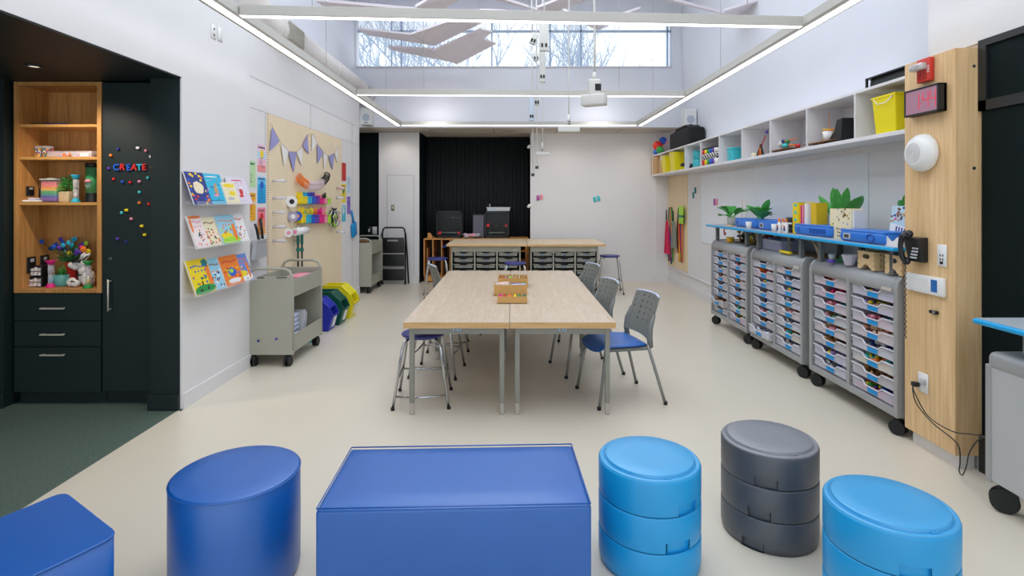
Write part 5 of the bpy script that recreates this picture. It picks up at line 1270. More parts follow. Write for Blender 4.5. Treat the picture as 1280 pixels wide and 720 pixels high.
# whiteboard, pegboard with lanyards
o = B().box(-.012, 0, 0, 4.2, 0, 1.1).build('whiteboard', mat('whiteboard_white', (228, 231, 236), .25), None, (3.099, 4.79, .93)); tag(o, 'long frameless whiteboard on the right wall above the cabinets', 'whiteboard')
PEGR = pegmat('peg_board_right', (238, 216, 176), (200, 168, 124), 1, 2, .0254, .0035)
o = B().box(-.012, 0, 0, 1.2, 0, 1.73).build('pegboard', PEGR, None, (3.099, 9.73, .34)); tag(o, 'tan pegboard on the right wall hung with aprons and lanyards', 'pegboard')
XR = 3.07
def hangcloth(px, y0_, y1_, w, m, label, nm, seed):
    p = onX(px, y0_, XR); z1 = p.z; z0 = H-(y1_-CY)/F*p.y; h = z1-z0
    t = thing(nm, label, 'apron' if nm == 'apron' else 'lanyard', (XR-(.05 if nm == 'apron' else 0), p.y, z0), 0, 'things hung on the right pegboard'); rnd = random.Random(seed)
    if nm == 'apron':
        b = B(); n = 8
        for i in range(n):
            ya, yb = w*(i/n-.5), w*((i+1)/n-.5); xa, xb = -.015*(i % 2), -.015*((i+1) % 2)
            b.poly([(xa, ya, 0), (xb, yb, 0), (xb*.6, yb*.75, h*.55), (xb*.4, yb*.3, h), (xa*.4, ya*.3, h), (xa*.6, ya*.75, h*.55)])
        o = b.build('cloth', m, t); sm = o.modifiers.new('s', 'SOLIDIFY'); sm.thickness = .01
        B().tube([(-.01, -.02, h), (-.01, -.01, h+.2), (-.01, .02, h+.2), (-.01, .03, h)], .008).build('neck_loop', BLKP, t)
    else:
        for k, mm in enumerate(m):
            b = B(); y = w*((k+.5)/len(m)-.5); lo = rnd.uniform(-.12, .12)
            b.tube([(-.012-.008*(k % 3), y*.35, h), (-.02-.008*(k % 3), y+rnd.uniform(-.02, .02), h*.6), (-.02, y+rnd.uniform(-.03, .03), h*.3), (-.015, y, lo)], .013, 6)
            b.build('strap', mm, t)
    B().cyl((-.05, 0, h-.01), (.028 if nm != 'apron' else .078, 0, h-.01), .008, seg=8).build('peg', CHROME, t)
hangcloth(837.0, 275, 317, .34, mat('crimson_cloth', (206, 38, 84), .8), 'crimson apron hanging on the right pegboard', 'apron', 1)
hangcloth(845.5, 277, 310, .34, mat('olive_grey_cloth', (136, 138, 124), .8), 'grey apron hanging on the right pegboard', 'apron', 2)
hangcloth(839, 259, 322, .34, [GRN, ORA, NAV, MAG, YEL, DGR, BLU], 'bunch of mixed straps behind the crimson apron', 'strap_bunch', 3)
hangcloth(851, 259, 322, .30, [ORA, NAV, RED, YEL, ORA, BLKP, RED], 'bunch of orange and red straps at the right of the grey apron', 'strap_bunch', 4)
p = onX(852, 280, XR-.03); o = B().rbox(-.03, 0, -.13, .10, 0, .32, .02, 2).mat(1).box(-.032, -.001, -.13, .10, .12, .16).build('lime_pouch', [LIM, TEA], None, (XR-.03, p.y, p.z)); tag(o, 'lime green pouch with teal band on the right pegboard', 'pouch')
# ================================================================ RIGHT CABINETS with clear trays
XF, XBK = 2.62, 3.075
units = [(3.76, 4.87, 'nearest'), (4.99, 6.07, 'middle'), (6.17, 7.27, 'farthest')]
def clear_cabinet(y0, y1, name):
    t = thing('tray_cabinet', '%s grey wheeled tray cabinet along the right wall' % name, 'cabinet', (XF, y0, 0), 0, 'grey cabinets along the right wall')
    L, D, zb, zt = y1-y0, XBK-XF, .13, 1.105
    b = B()
    # end frames with rounded upper front corner
    prof = [(0, zb), (0, zt-.09), (.012, zt-.045), (.04, zt-.012), (.09, zt), (D, zt), (D, zb)]
    b.prism(prof, 1, 0, .035).build('end_frame', GREYL, t, bevel=.004); B().prism(prof, 1, L-.035, L).build('end_frame', GREYL, t, bevel=.004)
    b = B(); b.prism([(.006, zt-.125), (.006, zt-.09), (.016, zt-.05), (.044, zt-.018), (.09, zt-.006), (D, zt-.006), (D, zt-.02), (.09, zt-.02), (.05, zt-.05), (.03, zt-.125)], 1, .035, L-.035, True); b.build('rounded_top', GREYL, t)
    B().box(.004, D, .035, L-.035, zb, zb+.05).build('bottom_rail', GREYL, t, bevel=.003)
    B().box(D-.01, D, .035, L-.035, zb+.05, zt-.02).build('back_panel', GREYD, t)
    B().box(.004, D-.01, L/2-.018, L/2+.018, zb+.05, zt-.1).build('middle_divider', GREYL, t)
    b = B()
    for y in (.036, L/2-.026, L/2+.019, L-.045):
        for r in range(9): b.box(.02, D-.02, y, y+.007, zb+.09+.1*r, zb+.095+.1*r)
    b.build('tray_runner', GREYD, t)
    B().box(.002, .006, .06, .16, zt-.118, zt-.095).build('maker_plate', mat('plate_beige', (196, 188, 176)), t)
    for y in (.10, L-.10):
        for x in (.05, D-.05): B().box(x-.02, x+.02, y-.02, y+.02, zt-.01, 1.272).build('post', mat('post_grey', (112, 114, 114), .4, .2), t, bevel=.004)
    for y in (.055, L-.055):
        for x in (.05, D-.05): caster('caster', (x, y, zb), t, .052, RUB, PI/2*0+.5)
    tp = B().rbox(-.055, D, -.045, L+.045, 1.272, 1.298, .008, 2).build('blue_edged_top', BLUETOP, t)
    B().box(-.045, D-.005, -.036, L+.036, 1.297, 1.2995).build('top_surface', GREYTOP, tp)
    return L
def clear_tray(label, loc, w, seed):
    """front faces -x, width along y, origin at the lower front near corner"""
    d, h = .38, .082
    t = thing('clear_tray', label, 'tray', loc, 0, 'clear trays in the right wall cabinets')
    b = B(); 
    lip = [(0, h), (w*.27, h), (w*.35, h*.66), (w*.65, h*.66), (w*.73, h), (w, h)]
    b.prism([(.010, .004), (w-.010, .004)]+[(min(max(y, .004), w-.004), z) for y, z in lip[::-1]], 0, .0, .003)
    b.box(.012, d, .012, .016, .004, h); b.box(.012, d, w-.016, w-.012, .004, h); b.box(d-.004, d, .012, w-.012, .004, h); b.box(.012, d, .012, w-.012, .002, .006)
    b.build('tray_shell', CLR, t)
    b = B()
    for i in range(5):
        (ya, za), (yb, zb) = lip[i], lip[i+1]; b.prism([(ya, za), (yb, zb), (yb, zb-.006), (ya, za-.006)], 0, -.009, .004)
    b.box(.018, d, .0, .014, h-.008, h); b.box(.018, d, w-.014, w, h-.008, h)
    b.build('rim', mat('milky_rim', (222, 222, 230), .35), t)
    B().box(-.0025, .0, w*.38, w*.61, .010, .042).build('label', mat('label_cyan', (0, 150, 222)), t)
    return t
cvar = []
def contents(mats, seed, w):
    rnd = random.Random(seed); b = B(); d = .34
    b.mi = 0; b.box(.012, d, .022, w-.022, .008, .028)
    for i in range(26):
        b.mi = rnd.randrange(len(mats)); x = rnd.uniform(.008, .12) if i < 18 else rnd.uniform(.1, d-.06); y = rnd.uniform(.03, w-.08); z = rnd.uniform(.02, .055)
        k = rnd.randrange(3)
        if k == 0: b.rbox(x, x+rnd.uniform(.03, .06), y, y+rnd.uniform(.03, .07), z, z+rnd.uniform(.012, .03), .003, 1)
        elif k == 1: b.cyl((x, y, z), (x+rnd.uniform(0, .04), y+rnd.uniform(.02, .06), z+.01), rnd.uniform(.006, .013), seg=8)
        else: b.sph((x+.02, y+.02, z+.01), rnd.uniform(.012, .024), (1, 1.2, .8), 8)
    me = b.build('contents', mats); m = me.data; bpy.data.objects.remove(me); return m
PASTE = mat('soft_pink', (232, 160, 176)); PEACH = mat('peach', (236, 180, 150)); SAND = mat('sand_brown', (150, 110, 64)); LILAC = mat('lilac', (176, 150, 206)); PGREY = mat('pale_grey', (206, 206, 214))
kinds = [('orange and red', [ORA, RED, PASTE]), ('magenta and red', [MAG, RED, PEACH]), ('pink and turquoise', [PASTE, TRQ, PNK]), ('pale green', [mat('pale_green', (170, 210, 190)), PASTE, BRN]), ('mixed pastel', [LILAC, YEL, TRQ, PEACH]), ('white and grey', [PGREY, WHT, NAV]), ('yellow', [YEL, ORA, TRQ]), ('brown', [SAND, BRN, TAN]), ('lilac and purple', [LILAC, PUR, YEL]), ('peach', [PEACH, CRM, PASTE]), ('mixed bright', [MAG, YEL, GRN, BLU])]
TW = {}
layout = {'nearest': ([8, 4, 2, 5, 9, 5, 6, 10][::1], [0, 1, 2, 3, 9, 7, 8, 5]), 'middle': ([9, 5, 4, 5, 9, 5, 6, 5], [5, 0, 4, 8, 5, 2, 7, 5]), 'farthest': ([1, 2, 5, 9, 5, 7, 6, 10], [8, 5, 4, 9, 5, 5, 7, 5])}
layout['nearest'] = ([8, 4, 2, 9, 5, 6, 7, 10], [0, 1, 2, 3, 9, 7, 8, 5])
rn8 = ['top', 'second', 'third', 'fourth', 'fifth', 'sixth', 'seventh', 'bottom']
first = None; meshes = {}
for y0, y1, nm in units:
    L = clear_cabinet(y0, y1, nm); w = L/2-.018-.035-.022
    for ci in (0, 1):
        ys = y0+.035+.011 if ci == 0 else y0+L/2+.018+.011
        for r in range(8):
            z = 1.105-.125-.1015*(r+1)+.018+.004; k = layout[nm][ci][r]
            out = -.05 if (nm, ci, r) in (('farthest', 1, 6), ('middle', 1, 7)) else 0
            lab = 'clear tray of %s supplies, %s row, %s column of the %s right-wall cabinet' % (kinds[k][0], rn8[r], 'nearer' if ci == 0 else 'farther', nm)
            if first is None: t = first = clear_tray(lab, (XF+.02+out, ys, z), w, 0)
            else:
                src = first; t = src.copy(); col.objects.link(t); t.location = (XF+.02+out, ys, z); t['label'] = lab
                for ch in kids(src):
                    if ch.name.startswith('contents'): continue
                    c_ = ch.copy(); col.objects.link(c_); c_.parent = t
            key = (k, r % 2)
            if key not in meshes: meshes[key] = contents(kinds[k][1], k*7+r % 2, w)
            o = bpy.data.objects.new('contents', meshes[key]); col.objects.link(o); o.parent = t

# ---------------------------------------------------------------- things on the blue tops
ZT = 1.2995; ZU = 1.101
def onC(px, X): return X*F/(px-640)
def bigleaf(b, base, d, L, w, droop=.3, seg=6):
    d = V(d).normalized(); base = V(base); side = d.cross(V((0, 0, 1)))
    side = side.normalized() if side.length > .05 else V((1, 0, 0)); rows_ = []
    for i in range(seg+1):
        u = i/seg; p = base+d*L*u+V((0, 0, -droop*L*u*u)); hw = w*math.sin(PI*min(1, u*.92+.06))**.8; up = V((0, 0, 1))*hw*.35
        rows_.append([p-side*hw+up, p, p+side*hw+up])
    for i in range(seg):
        for k in (0, 1):
            q = [rows_[i][k], rows_[i][k+1], rows_[i+1][k+1], rows_[i+1][k]]; f = [b.b.verts.new(v) for v in q]; ff = b.b.faces.new(f); ff.smooth = True; ff.material_index = b.mi
def leafplant(x, y, pot, label, leaves, seed, s=1.0):
    t = thing('potted_plant', label, 'plant', (x, y, ZT), 0, 'leafy plants on the cabinets')
    if pot == 'grey': B().lathe([(.045, 0), (.052, .01), (.056, .1), (.048, .1), (.046, .085), (0, .085)], seg=24).build('pot', mat('concrete_pot', (170, 168, 160), .8), t)
    b = B(); st = B(); z0 = .085
    for (a, e, L, w, dr) in leaves:
        d = V((math.cos(R(a))*math.cos(R(e)), math.sin(R(a))*math.cos(R(e)), math.sin(R(e)))); p0 = V((0, 0, z0)); p1 = p0+d*.07*s
        st.tube([p0, p1], .004, 6); bigleaf(b, p1, d, L*s, w*s, dr)
    st.build('stems', LEAF, t); b.build('leaves', LEAF, t); return t
rnd = random.Random(11)
mk = lambda n, sd, L, w: [(random.Random(sd+i).uniform(0, 360)+i*47, random.Random(sd*3+i).uniform(32, 78), L*random.Random(sd*5+i).uniform(.7, 1.1), w, .35) for i in range(n)]
leafplant(2.80, onC(914.5, 2.80), 'grey', 'leafy green plant in a grey pot at the far end of the cabinet tops', mk(9, 3, .18, .075)+[(100, 15, .22, .08, .25), (80, 30, .16, .05, .3)], 1)
leafplant(2.82, onC(951, 2.82), 'grey', 'dark leafy plant in a grey pot behind the second blue case', mk(10, 9, .18, .07)+[(-100, 25, .24, .07, .1), (110, 45, .24, .055, .2), (-80, 60, .22, .05, .05)], 2)
p3 = leafplant(2.88, onC(1051, 2.88), None, 'large-leaved green plant behind the white decorated file box', [(92, 40, .36, .045, .0), (85, 68, .30, .05, .0), (-85, 76, .28, .05, .0), (-90, 42, .33, .07, .0), (100, 82, .27, .045, 0)], 3)
B().lathe([(.05, 0), (.055, .09), (.045, .09), (0, .08)], seg=20).build('pot', WHT, p3)
p4 = leafplant(2.97, 4.10, None, 'dark green plant at the near end of the cabinet tops by the oak pillar', [(-100, 62, .26, .075, .1), (-120, 75, .27, .07, .05), (-80, 50, .2, .07, .2), (100, 70, .2, .06, .1), (180, 70, .2, .06, .1)], 4)
B().lathe([(.05, 0), (.055, .09), (.045, .09), (0, .08)], seg=20).build('pot', WHT, p4)
def case(px0, px1, X, h, label, emb):
    ya, yb = onC(px1, X), onC(px0, X); L = yb-ya; D = .26
    t = thing('blue_case', label, 'case', (X, ya, ZT), 0, 'blue moulded cases on the cabinet tops')
    B().rbox(0, D, 0, L, .0, h, min(.028, h*.35), 4).build('case_body', CASEB, t)
    B().rbox(.004, D-.004, .004, L-.004, h*.90, h+.006, .006, 2).build('lid', CASEB, t)
    if emb == 'slots':
        b = B()
        for i in range(6): b.tube([(-.002, L*.12+i*L*.075+.014*math.cos(a), h*.5+h*.24*math.sin(a)) for a in [k*PI/5 for k in range(11)]], .003, 5)
        b.build('embossed_ring', mat('case_dark_blue', (24, 66, 150), .4), t)
    b = B()
    if emb in ('label', 'both'):
        B().box(-.004, .002, L*.72, L*.88, h*.25, h*.72).build('label_frame', LGR, t); B().box(-.006, -.003, L*.75, L*.85, h*.35, h*.62).build('label_print', GREYD, t)
    if emb == 'both': b.tube([(-.002, L*.27+.04*math.cos(a), h*.5+h*.3*math.sin(a)) for a in [k*PI/8 for k in range(17)]], .004, 5)
    if emb == 'slots' or emb == 'dot': b.tube([(-.001, L*.85+.022*math.cos(a), h*.5+h*.2*math.sin(a)) for a in [k*PI/6 for k in range(13)]], .003, 5)
    if len(b.b.verts): b.build('embossed_circle', mat('case_dark_blue', (24, 66, 150), .4), t)
    else: b.b.free()
case(1048.5, 1105, 2.60, .088, 'blue moulded case with label frame and round emboss, nearest one', 'both')
case(992, 1036.5, 2.68, .093, 'blue moulded case with a row of oval embossing, below the yellow file box', 'slots')
case(947, 975, 2.68, .10, 'blue moulded case in front of the dark leafy plant', 'label')
case(918, 945, 2.70, .10, 'blue moulded case farthest along the tops', 'dot')
for px, n in ((936, 'in front of the farthest blue case'), (968.5, 'left of the glue bottles')):
    X = 2.62; o = B().lathe([(.026, 0), (.034, .08), (.031, .08), (.024, .006), (0, .006)], seg=22).build('white_cup', WHT, None, (X, onC(px, X), ZT)); tag(o, 'small white cup %s' % n, 'cup')
for px, X, n in ((974, 2.61, 'left'), (978.6, 2.64, 'middle'), (982.6, 2.62, 'right')):
    t = thing('glue_bottle', 'white glue bottle with orange cap, %s of the three' % n, 'bottle', (X, onC(px, X), ZT), 0, 'glue bottles')
    B().lathe([(.022, 0), (.026, .006), (.026, .085), (.014, .105), (.012, .11)], seg=20, sx=.7).build('bottle_body', WHT, t); B().lathe([(.013, .11), (.013, .12), (.005, .142), (0, .143)], seg=16).build('cap', ORA, t)
    B().box(-.0195, -.017, -.014, .014, .025, .075).build('label', NAV, t); B().box(-.020, -.0185, -.012, .012, .055, .072).build('label_band', ORA, t)
t = thing('tape_dispenser', 'black tape dispenser with white bands behind the glue bottles', 'dispenser', (2.76, onC(989, 2.74), ZT)); B().rbox(-.05, .05, -.08, .08, 0, .05, .01, 2).rbox(-.05, .05, -.07, .08, .06, .15, .02, 2).box(-.02, .02, -.05, .05, .04, .07).build('body', BLKP, t); B().box(-.052, -.049, -.07, .07, .085, .10).build('white_band', WHT, t)
# file boxes
def filebox(name, px0, px1, X, h, D, m, side, label):
    ya, yb = onC(px1, X), onC(px0, X); t = thing(name, label, 'file box', (X, ya, ZT)); L = yb-ya
    B().box(.006, D-.006, L-.006, L, .006, h-.002).box(.006, D-.006, 0, .006, .006, h*.95).box(D-.006, D, 0, L, .006, h).box(0, .006, 0, L, .006, h*.98).box(0, D, 0, L, 0, .006).build('box_walls', m, t)
    return t, L
t, L = filebox('file_box', 990.8, 998, 2.70, .30, .14, YEL, None, 'yellow file box with turquoise marks beside the tape dispenser')
b = B()
for z in (.26, .19, .12, .05): b.box(-.002, .0, L*.3, L*.7, z, z+.025)
b.build('printed_mark', TRQ, t)
for i, (px, w, h, m, lb) in enumerate(((999.5, .016, .28, BLKP, 'black-spined book between the yellow file boxes'), (1001.3, .014, .27, MAG, 'magenta-spined book between the yellow file boxes'), (1003.3, .018, .275, PNK, 'pink-spined book between the yellow file boxes'), (1007.5, .05, .29, WHT, 'white book block beside the yellow panel'))):
    X = 2.72; y = onC(px, X); o = B().box(0, .2, -w/2, w/2, 0, h).mat(1).box(.004, .201, -w/2+.002, w/2-.002, .004, h+.0005).build('book', [m, WHT], None, (X, y, ZT)); tag(o, lb, 'book', 'books between the yellow file boxes')
o = B().box(0, .10, -.045, .045, 0, .295).mat(1).box(-.001, .0, -.03, .03, .03, .05).build('yellow_folder', [mat('mustard_yellow', (226, 186, 30)), ORA], None, (2.74, onC(1017, 2.74), ZT)); tag(o, 'mustard yellow folder block at the right of the white book', 'folder')
t, L = filebox('file_box', 1037.5, 1064, 2.72, .25, .10, CRM, None, 'cream file box with lighthouse drawing and scribbles')
b = B(); rnd = random.Random(6)
M4 = [YEL, BLKP, mat('pale_blue_ink', (150, 180, 210)), BRN, ORA]
b.mi = 0; b.prism([(L*.80, .03), (L*.97, .03), (L*.93, .10), (L*.90, .14), (L*.87, .10)], 0, -.002, 0)
b.mi = 1
for r in range(3):
    for q in range(5):
        y = L*(.62-.09*q)-.005*r; z = .075-.03*r; b.box(-.002, 0, y, y+L*.05*rnd.uniform(.5, 1), z, z+.018*rnd.uniform(.4, 1)); 
for q in range(22):
    b.mi = rnd.choice((0, 2, 2, 3, 1)); y, z = rnd.uniform(.05, .85)*L, rnd.uniform(.11, .24); b.box(-.0015, 0, y, y+rnd.uniform(.004, .02), z, z+rnd.uniform(.004, .02))
b.build('drawn_print', M4, t)
o = B().box(0, .09, -.009, .009, 0, .24).build('white_book', WHT, None, (2.73, onC(1064, 2.72)-.0105, ZT)); tag(o, 'white book standing at the right of the cream file box', 'book')
# wavy paper tray, comic poster
t = thing('paper_boat_tray', 'white folded paper tray at the near end of the cabinet top', 'tray', (2.62, 3.742, ZT)); L = .11+.08
b = B(); n = 10
pr = [(L*i/n, .052+.018*math.cos(2*PI*i/n*1.5)) for i in range(n+1)]
b.prism([(0, 0), (L, 0)]+pr[::-1], 0, 0, .004); b.prism([(0, 0), (L, 0)]+pr[::-1], 0, .09, .094); b.box(.004, .09, 0, .004, .004, .065); b.box(.004, .09, L-.004, L, .004, .065); b.box(.004, .09, 0, L, 0, .004); b.build('tray_body', WHT, t)
t = thing('comic_book', 'picture book with comic figures behind the white paper tray', 'book', (2.80, 3.86, ZT)); L = .26; t.rotation_euler = (0, R(8), 0)
B().box(0, .012, 0, L, 0, .28).build('cover', mat('cover_pale_blue', (190, 214, 226)), t)
b = B(); rnd = random.Random(7); b.mi = 0; b.prism([(0, .03), (L*.95, .09), (L*.95, .15), (.0, .11)], 0, -.002, 0); b.mi = 1; b.cyl((-.003, L*.85, .06), (0, L*.85, .06), .022, seg=12); b.mi = 2; b.prism([(0, 0), (L*.8, 0), (L*.5, .05), (0, .06)], 0, -.0015, 0)
for q in range(24): b.mi = rnd.choice((1, 3, 4, 5)); y, z = rnd.uniform(.3, .95)*L, rnd.uniform(.15, .26); b.box(-.002, 0, y, y+.018, z, z+.016)
b.mi = 5
for q in range(6): b.box(-.003, -.001, L*(.12+.11*q), L*(.17+.11*q), .075+.004*q, .105+.005*q)
b.build('cover_picture', [WHT, TAN, LIM, MAG, BRN, NAV], t)
for px, m, lb in ((894, mat('orchid', (180, 90, 170)), 'orchid clip on the right wall behind the far plant'), (897, PNK, 'pink clip on the right wall behind the far plant')):
    p = onX(px, 252.5, 3.09); o = B().rbox(-.02, 0, -.02, .02, -.05, .05, .004, 1).build('plastic_clip', m, None, (3.087, p.y, p.z)); tag(o, lb, 'clip')
for px, px2 in ((927.5, 0), (932.5, 0)):
    X = 2.95; o = B().cyl((0, 0, 0), (0, 0, .33), .003, seg=6).build('wooden_skewer', BIRCH, None, (X, onC(px, X), ZT)); tag(o, 'thin wooden skewer standing behind the farthest blue case, %s' % ('left one' if px < 930 else 'right one'), 'skewer')
o = B().rbox(-.03, .03, -.06, .0, 0, .018, .003, 1).rbox(-.02, .02, .01, .06, 0, .014, .003, 1).build('wooden_blocks', BIRCH, None, (2.63, onC(911, 2.63), ZT)); tag(o, 'pale flat wooden blocks below the far plant pot', 'block')
# ---------------------------------------------------------------- things between top and cabinet
X = 2.72
o = B().lathe([(.045, 0), (.045, .06), (.04, .06), (.04, .01), (0, .01)], seg=22).build('yellow_cup', mat('amber_yellow', (226, 170, 30)), None, (2.70, onC(913, 2.70), ZU)); tag(o, 'amber yellow cup on the farthest cabinet', 'cup')
def clutter(px0, px1, label, mats, n, seed, X=2.75):
    ya, yb = onC(px1, X), onC(px0, X); t = thing('craft_project', label, 'craft', (X, ya, ZU), 0, 'craft projects on the tray cabinets'); rnd = random.Random(seed); L = yb-ya
    B().box(0, .24, 0, L, 0, .008).build('base_board', BRN, t)
    for m in mats:
        b = B()
        for i in range(n):
            p = V((rnd.uniform(.03, .18), rnd.uniform(.03, L-.03), .008)); q = p+V((rnd.uniform(-.05, .05), rnd.uniform(-.06, .06), rnd.uniform(.05, .13))); b.tube([p, q], .007, 6)
            if i % 2: b.rbox(q.x-.02, q.x+.02, q.y-.02, q.y+.02, q.z-.012, q.z+.012, .003, 1)
        b.build('sticks', m, t)
clutter(918, 939, 'tangle of orange-brown sticks and checks on the farthest cabinet', [mat('amber_brown', (190, 120, 30)), BRN, BLKP, WHT, YEL], 6, 3)
clutter(941, 949.5, 'dark red craft clutter at the near end of the farthest cabinet', [mat('dark_red', (140, 20, 30)), BRN], 5, 5)
o = B().tube([(0, 0, 0), (.0, .03, -.05), (0, .0, -.09), (0, -.03, -.06)], .008, 6).build('red_ribbon', RED, None, (2.66, onC(906, 2.66), 1.272)); tag(o, 'red ribbon dangling under the far end of the blue top', 'ribbon')
t = thing('clear_bin', 'clear lavender-tinted bin on the middle cabinet', 'bin', (2.70, onC(976.5, 2.70), ZU)); L = onC(952, 2.70)-onC(976.5, 2.70)
b = B(); b.prism([(.02, 0), (L-.02, 0), (L, .10), (0, .10)], 0, 0, .006); b.prism([(.02, 0), (L-.02, 0), (L, .10), (0, .10)], 0, .2, .206); b.box(0, .206, 0, .02, 0, .1); b.box(0, .206, L-.02, L, 0, .1); b.build('bin_body', clear('lavender_plastic', (190, 192, 220), .5), t)
B().box(-.008, .21, -.005, L+.005, .094, .104).build('rim', CLR, t); B().box(.02, .18, .03, L-.03, .004, .05).build('contents', PGREY, t)
o = B().rbox(-.02, .02, -.10, .10, 0, .025, .01, 2).build('yellow_tool', YEL, None, (2.66, onC(982, 2.66), ZU)); tag(o, 'yellow plastic tool lying on the middle cabinet edge', 'tool')
def stickfig(px, label, seed, X=2.78):
    t = thing('stick_figure', label, 'craft', (X, onC(px, X), ZU), 0, 'stick figures on the middle cabinet'); b = B()
    b.tube([(0, -.04, 0), (0, 0, .07), (0, .04, 0)], .006, 6); b.tube([(0, 0, .06), (0, 0, .12)], .007, 6); b.tube([(0, -.05, .09), (0, 0, .075), (0, .05, .10)], .005, 6); b.sph((0, 0, .13), .013); b.build('sticks', BIRCH, t)
stickfig(986, 'small wooden stick figure, left one on the middle cabinet', 1); stickfig(1002, 'small wooden stick figure, right one on the middle cabinet', 2)
t = thing('stick_bridge', 'crossed pale sticks leaning at the near end of the middle cabinet', 'craft', (2.76, onC(1020, 2.76), ZU)); b = B()
b.tube([(0, -.08, 0), (0, .04, .14)], .008, 6); b.tube([(.02, -.02, 0), (.02, .10, .14)], .008, 6); b.build('sticks', BIRCH, t)
o = B().box(0, .3, -.3, .3, 0, .006).build('brown_board', BRN, None, (2.72, onC(1000, 2.72), ZU-.0)); o.location.z = ZU-.0061+.0061; tag(o, 'brown board under the stick figures on the middle cabinet', 'board')
for q in [k for k in bpy.data.objects if k.name.startswith(('stick_figure', 'stick_bridge'))]: q.location.z += .006
t = thing('small_cup', 'small clear cup with white rim on the nearest cabinet', 'cup', (2.74, onC(1040, 2.74), ZU)); B().lathe([(.022, 0), (.03, .055), (.027, .055), (.02, .004), (0, .004)], seg=20).build('cup_body', WHT, t); 
o = B().lathe([(.03, 0), (.03, .022), (.0, .024)], seg=20).build('purple_lid', PUR, None, (2.65, onC(1039, 2.65), ZU)); tag(o, 'purple lid lying at the front of the nearest cabinet', 'lid')
o = B().rbox(-.03, .03, -.09, .09, 0, .02, .006, 2).rbox(-.02, .02, -.04, .02, .015, .05, .006, 2).build('green_toy', mat('toy_green', (24, 110, 60)), None, (2.76, onC(1053, 2.76), ZU)); tag(o, 'dark green toy vehicle on the nearest cabinet', 'toy')
t = thing('clear_cup', 'faceted clear cup with pink base on the nearest cabinet', 'cup', (2.68, onC(1062, 2.68), ZU)); B().lathe([(.035, 0), (.062, .085), (.058, .085), (.033, .006), (0, .006)], seg=10, smooth=False).build('cup_body', CLR, t); B().lathe([(.03, .006), (.034, .02), (0, .022)], seg=12).build('pink_contents', PNK, t)
def crate(px0, px1, label):
    X = 2.65; ya, yb = onC(px1, X), onC(px0, X); L = yb-ya; h = .135; D = .22
    t = thing('plywood_crate', label, 'crate', (X, ya, ZU), 0, 'laser-cut plywood crates')
    b = B(); n = 12
    def face(x0, x1):
        # panel with a hand hole and an arched foot, built from strips
        b.box(x0, x1, 0, L*.28, .012, h); b.box(x0, x1, L*.72, L, .012, h); b.box(x0, x1, L*.28, L*.72, h-.022, h); b.box(x0, x1, L*.28, L*.72, .04, h-.055); b.box(x0, x1, 0, L*.2, 0, .012); b.box(x0, x1, L*.8, L, 0, .012)
        for s, y in ((1, L*.28), (-1, L*.72)): b.prism([(y, h-.022), (y+s*.014, h-.022), (y, h-.038)], 0, x0, x1); b.prism([(y, h-.055), (y+s*.014, h-.055), (y, h-.040)], 0, x0, x1)
        b.prism([(L*.28, .012), (L*.28, .04), (L*.4, .04)], 0, x0, x1); b.prism([(L*.72, .012), (L*.6, .04), (L*.72, .04)], 0, x0, x1)
    face(0, .006); face(D-.006, D); b.box(.006, D-.006, 0, .006, .0, h); b.box(.006, D-.006, L-.006, L, .0, h); b.box(.006, D-.006, .006, L-.006, .03, .036)
    b.build('crate_body', BIRCH, t)
    b = B()
    for z in (.03, .07, .11):
        for y in (.004, L-.01): b.box(-.001, .001, y, y+.006, z, z+.01)
        for x in (.04, .1, .16): b.box(x, x+.01, -.001, .001, z, z+.008)
    b.build('finger_joint', BRN, t)
crate(1072, 1093, 'pale plywood crate with cut-out handle, left of the two under the blue top'); crate(1106, 1127.5, 'pale plywood crate with cut-out handle, next to the oak pillar')

# ================================================================ OAK PILLAR
PX, PY0, PY1 = 2.65, 3.30, 3.735
t = thing('oak_pillar_cladding', 'tall pale oak pillar box at the right with clock and phone', 'pillar', (PX, PY0, .09)); 
B().box(0, .16, 0, PY1-PY0-.01, 0, 2.44).build('oak_panel', OAKP, t, bevel=.002)
b = B()
for z in (2.40-.0, 1.79): b.cyl((.11, -.004, z-.07), (.11, .004, z-.07), .010, seg=12)
b.build('screw', CHROME, t)
B().box(.05, .14, .03, PY1-PY0-.02, -.09, 0).build('white_plinth', WHT, t)
def onP(px, py): return onX(px, py, PX)
def plate(name, px, py, w, h, m, label, cat, d=.008):
    p = onP(px, py); o = B().rbox(-d, 0, -w/2, w/2, -h/2, h/2, .003, 1).build(name, m, None, (PX-.0005, p.y, p.z)); tag(o, label, cat); return o, p
# strobe
p = onP(1160, 88); t = thing('fire_alarm', 'red fire alarm with clear strobe at the top of the oak pillar', 'alarm', (PX-.0005, p.y, p.z))
B().rbox(-.035, 0, -.055, .055, -.075, .075, .006, 2).build('housing', mat('alarm_red', (206, 52, 40), .4), t)
B().rbox(-.075, -.03, -.04, .07, .0, .045, .010, 2).build('strobe_lens', mat('strobe_clear', (214, 208, 206), .15, .3, vary=.4, vscale=60), t)
b = B()
for i in range(4): b.box(-.038, -.034, -.03+.02*i, -.022+.02*i, -.06, -.015)
b.build('sounder_slot', mat('alarm_dark_red', (150, 30, 26)), t)
f = letters('printed_text', 'FIRE', .026, .0006, WHT, t); f.rotation_euler = (R(90), R(90), R(-90)); f.location = (-.0355, -.046, .0)
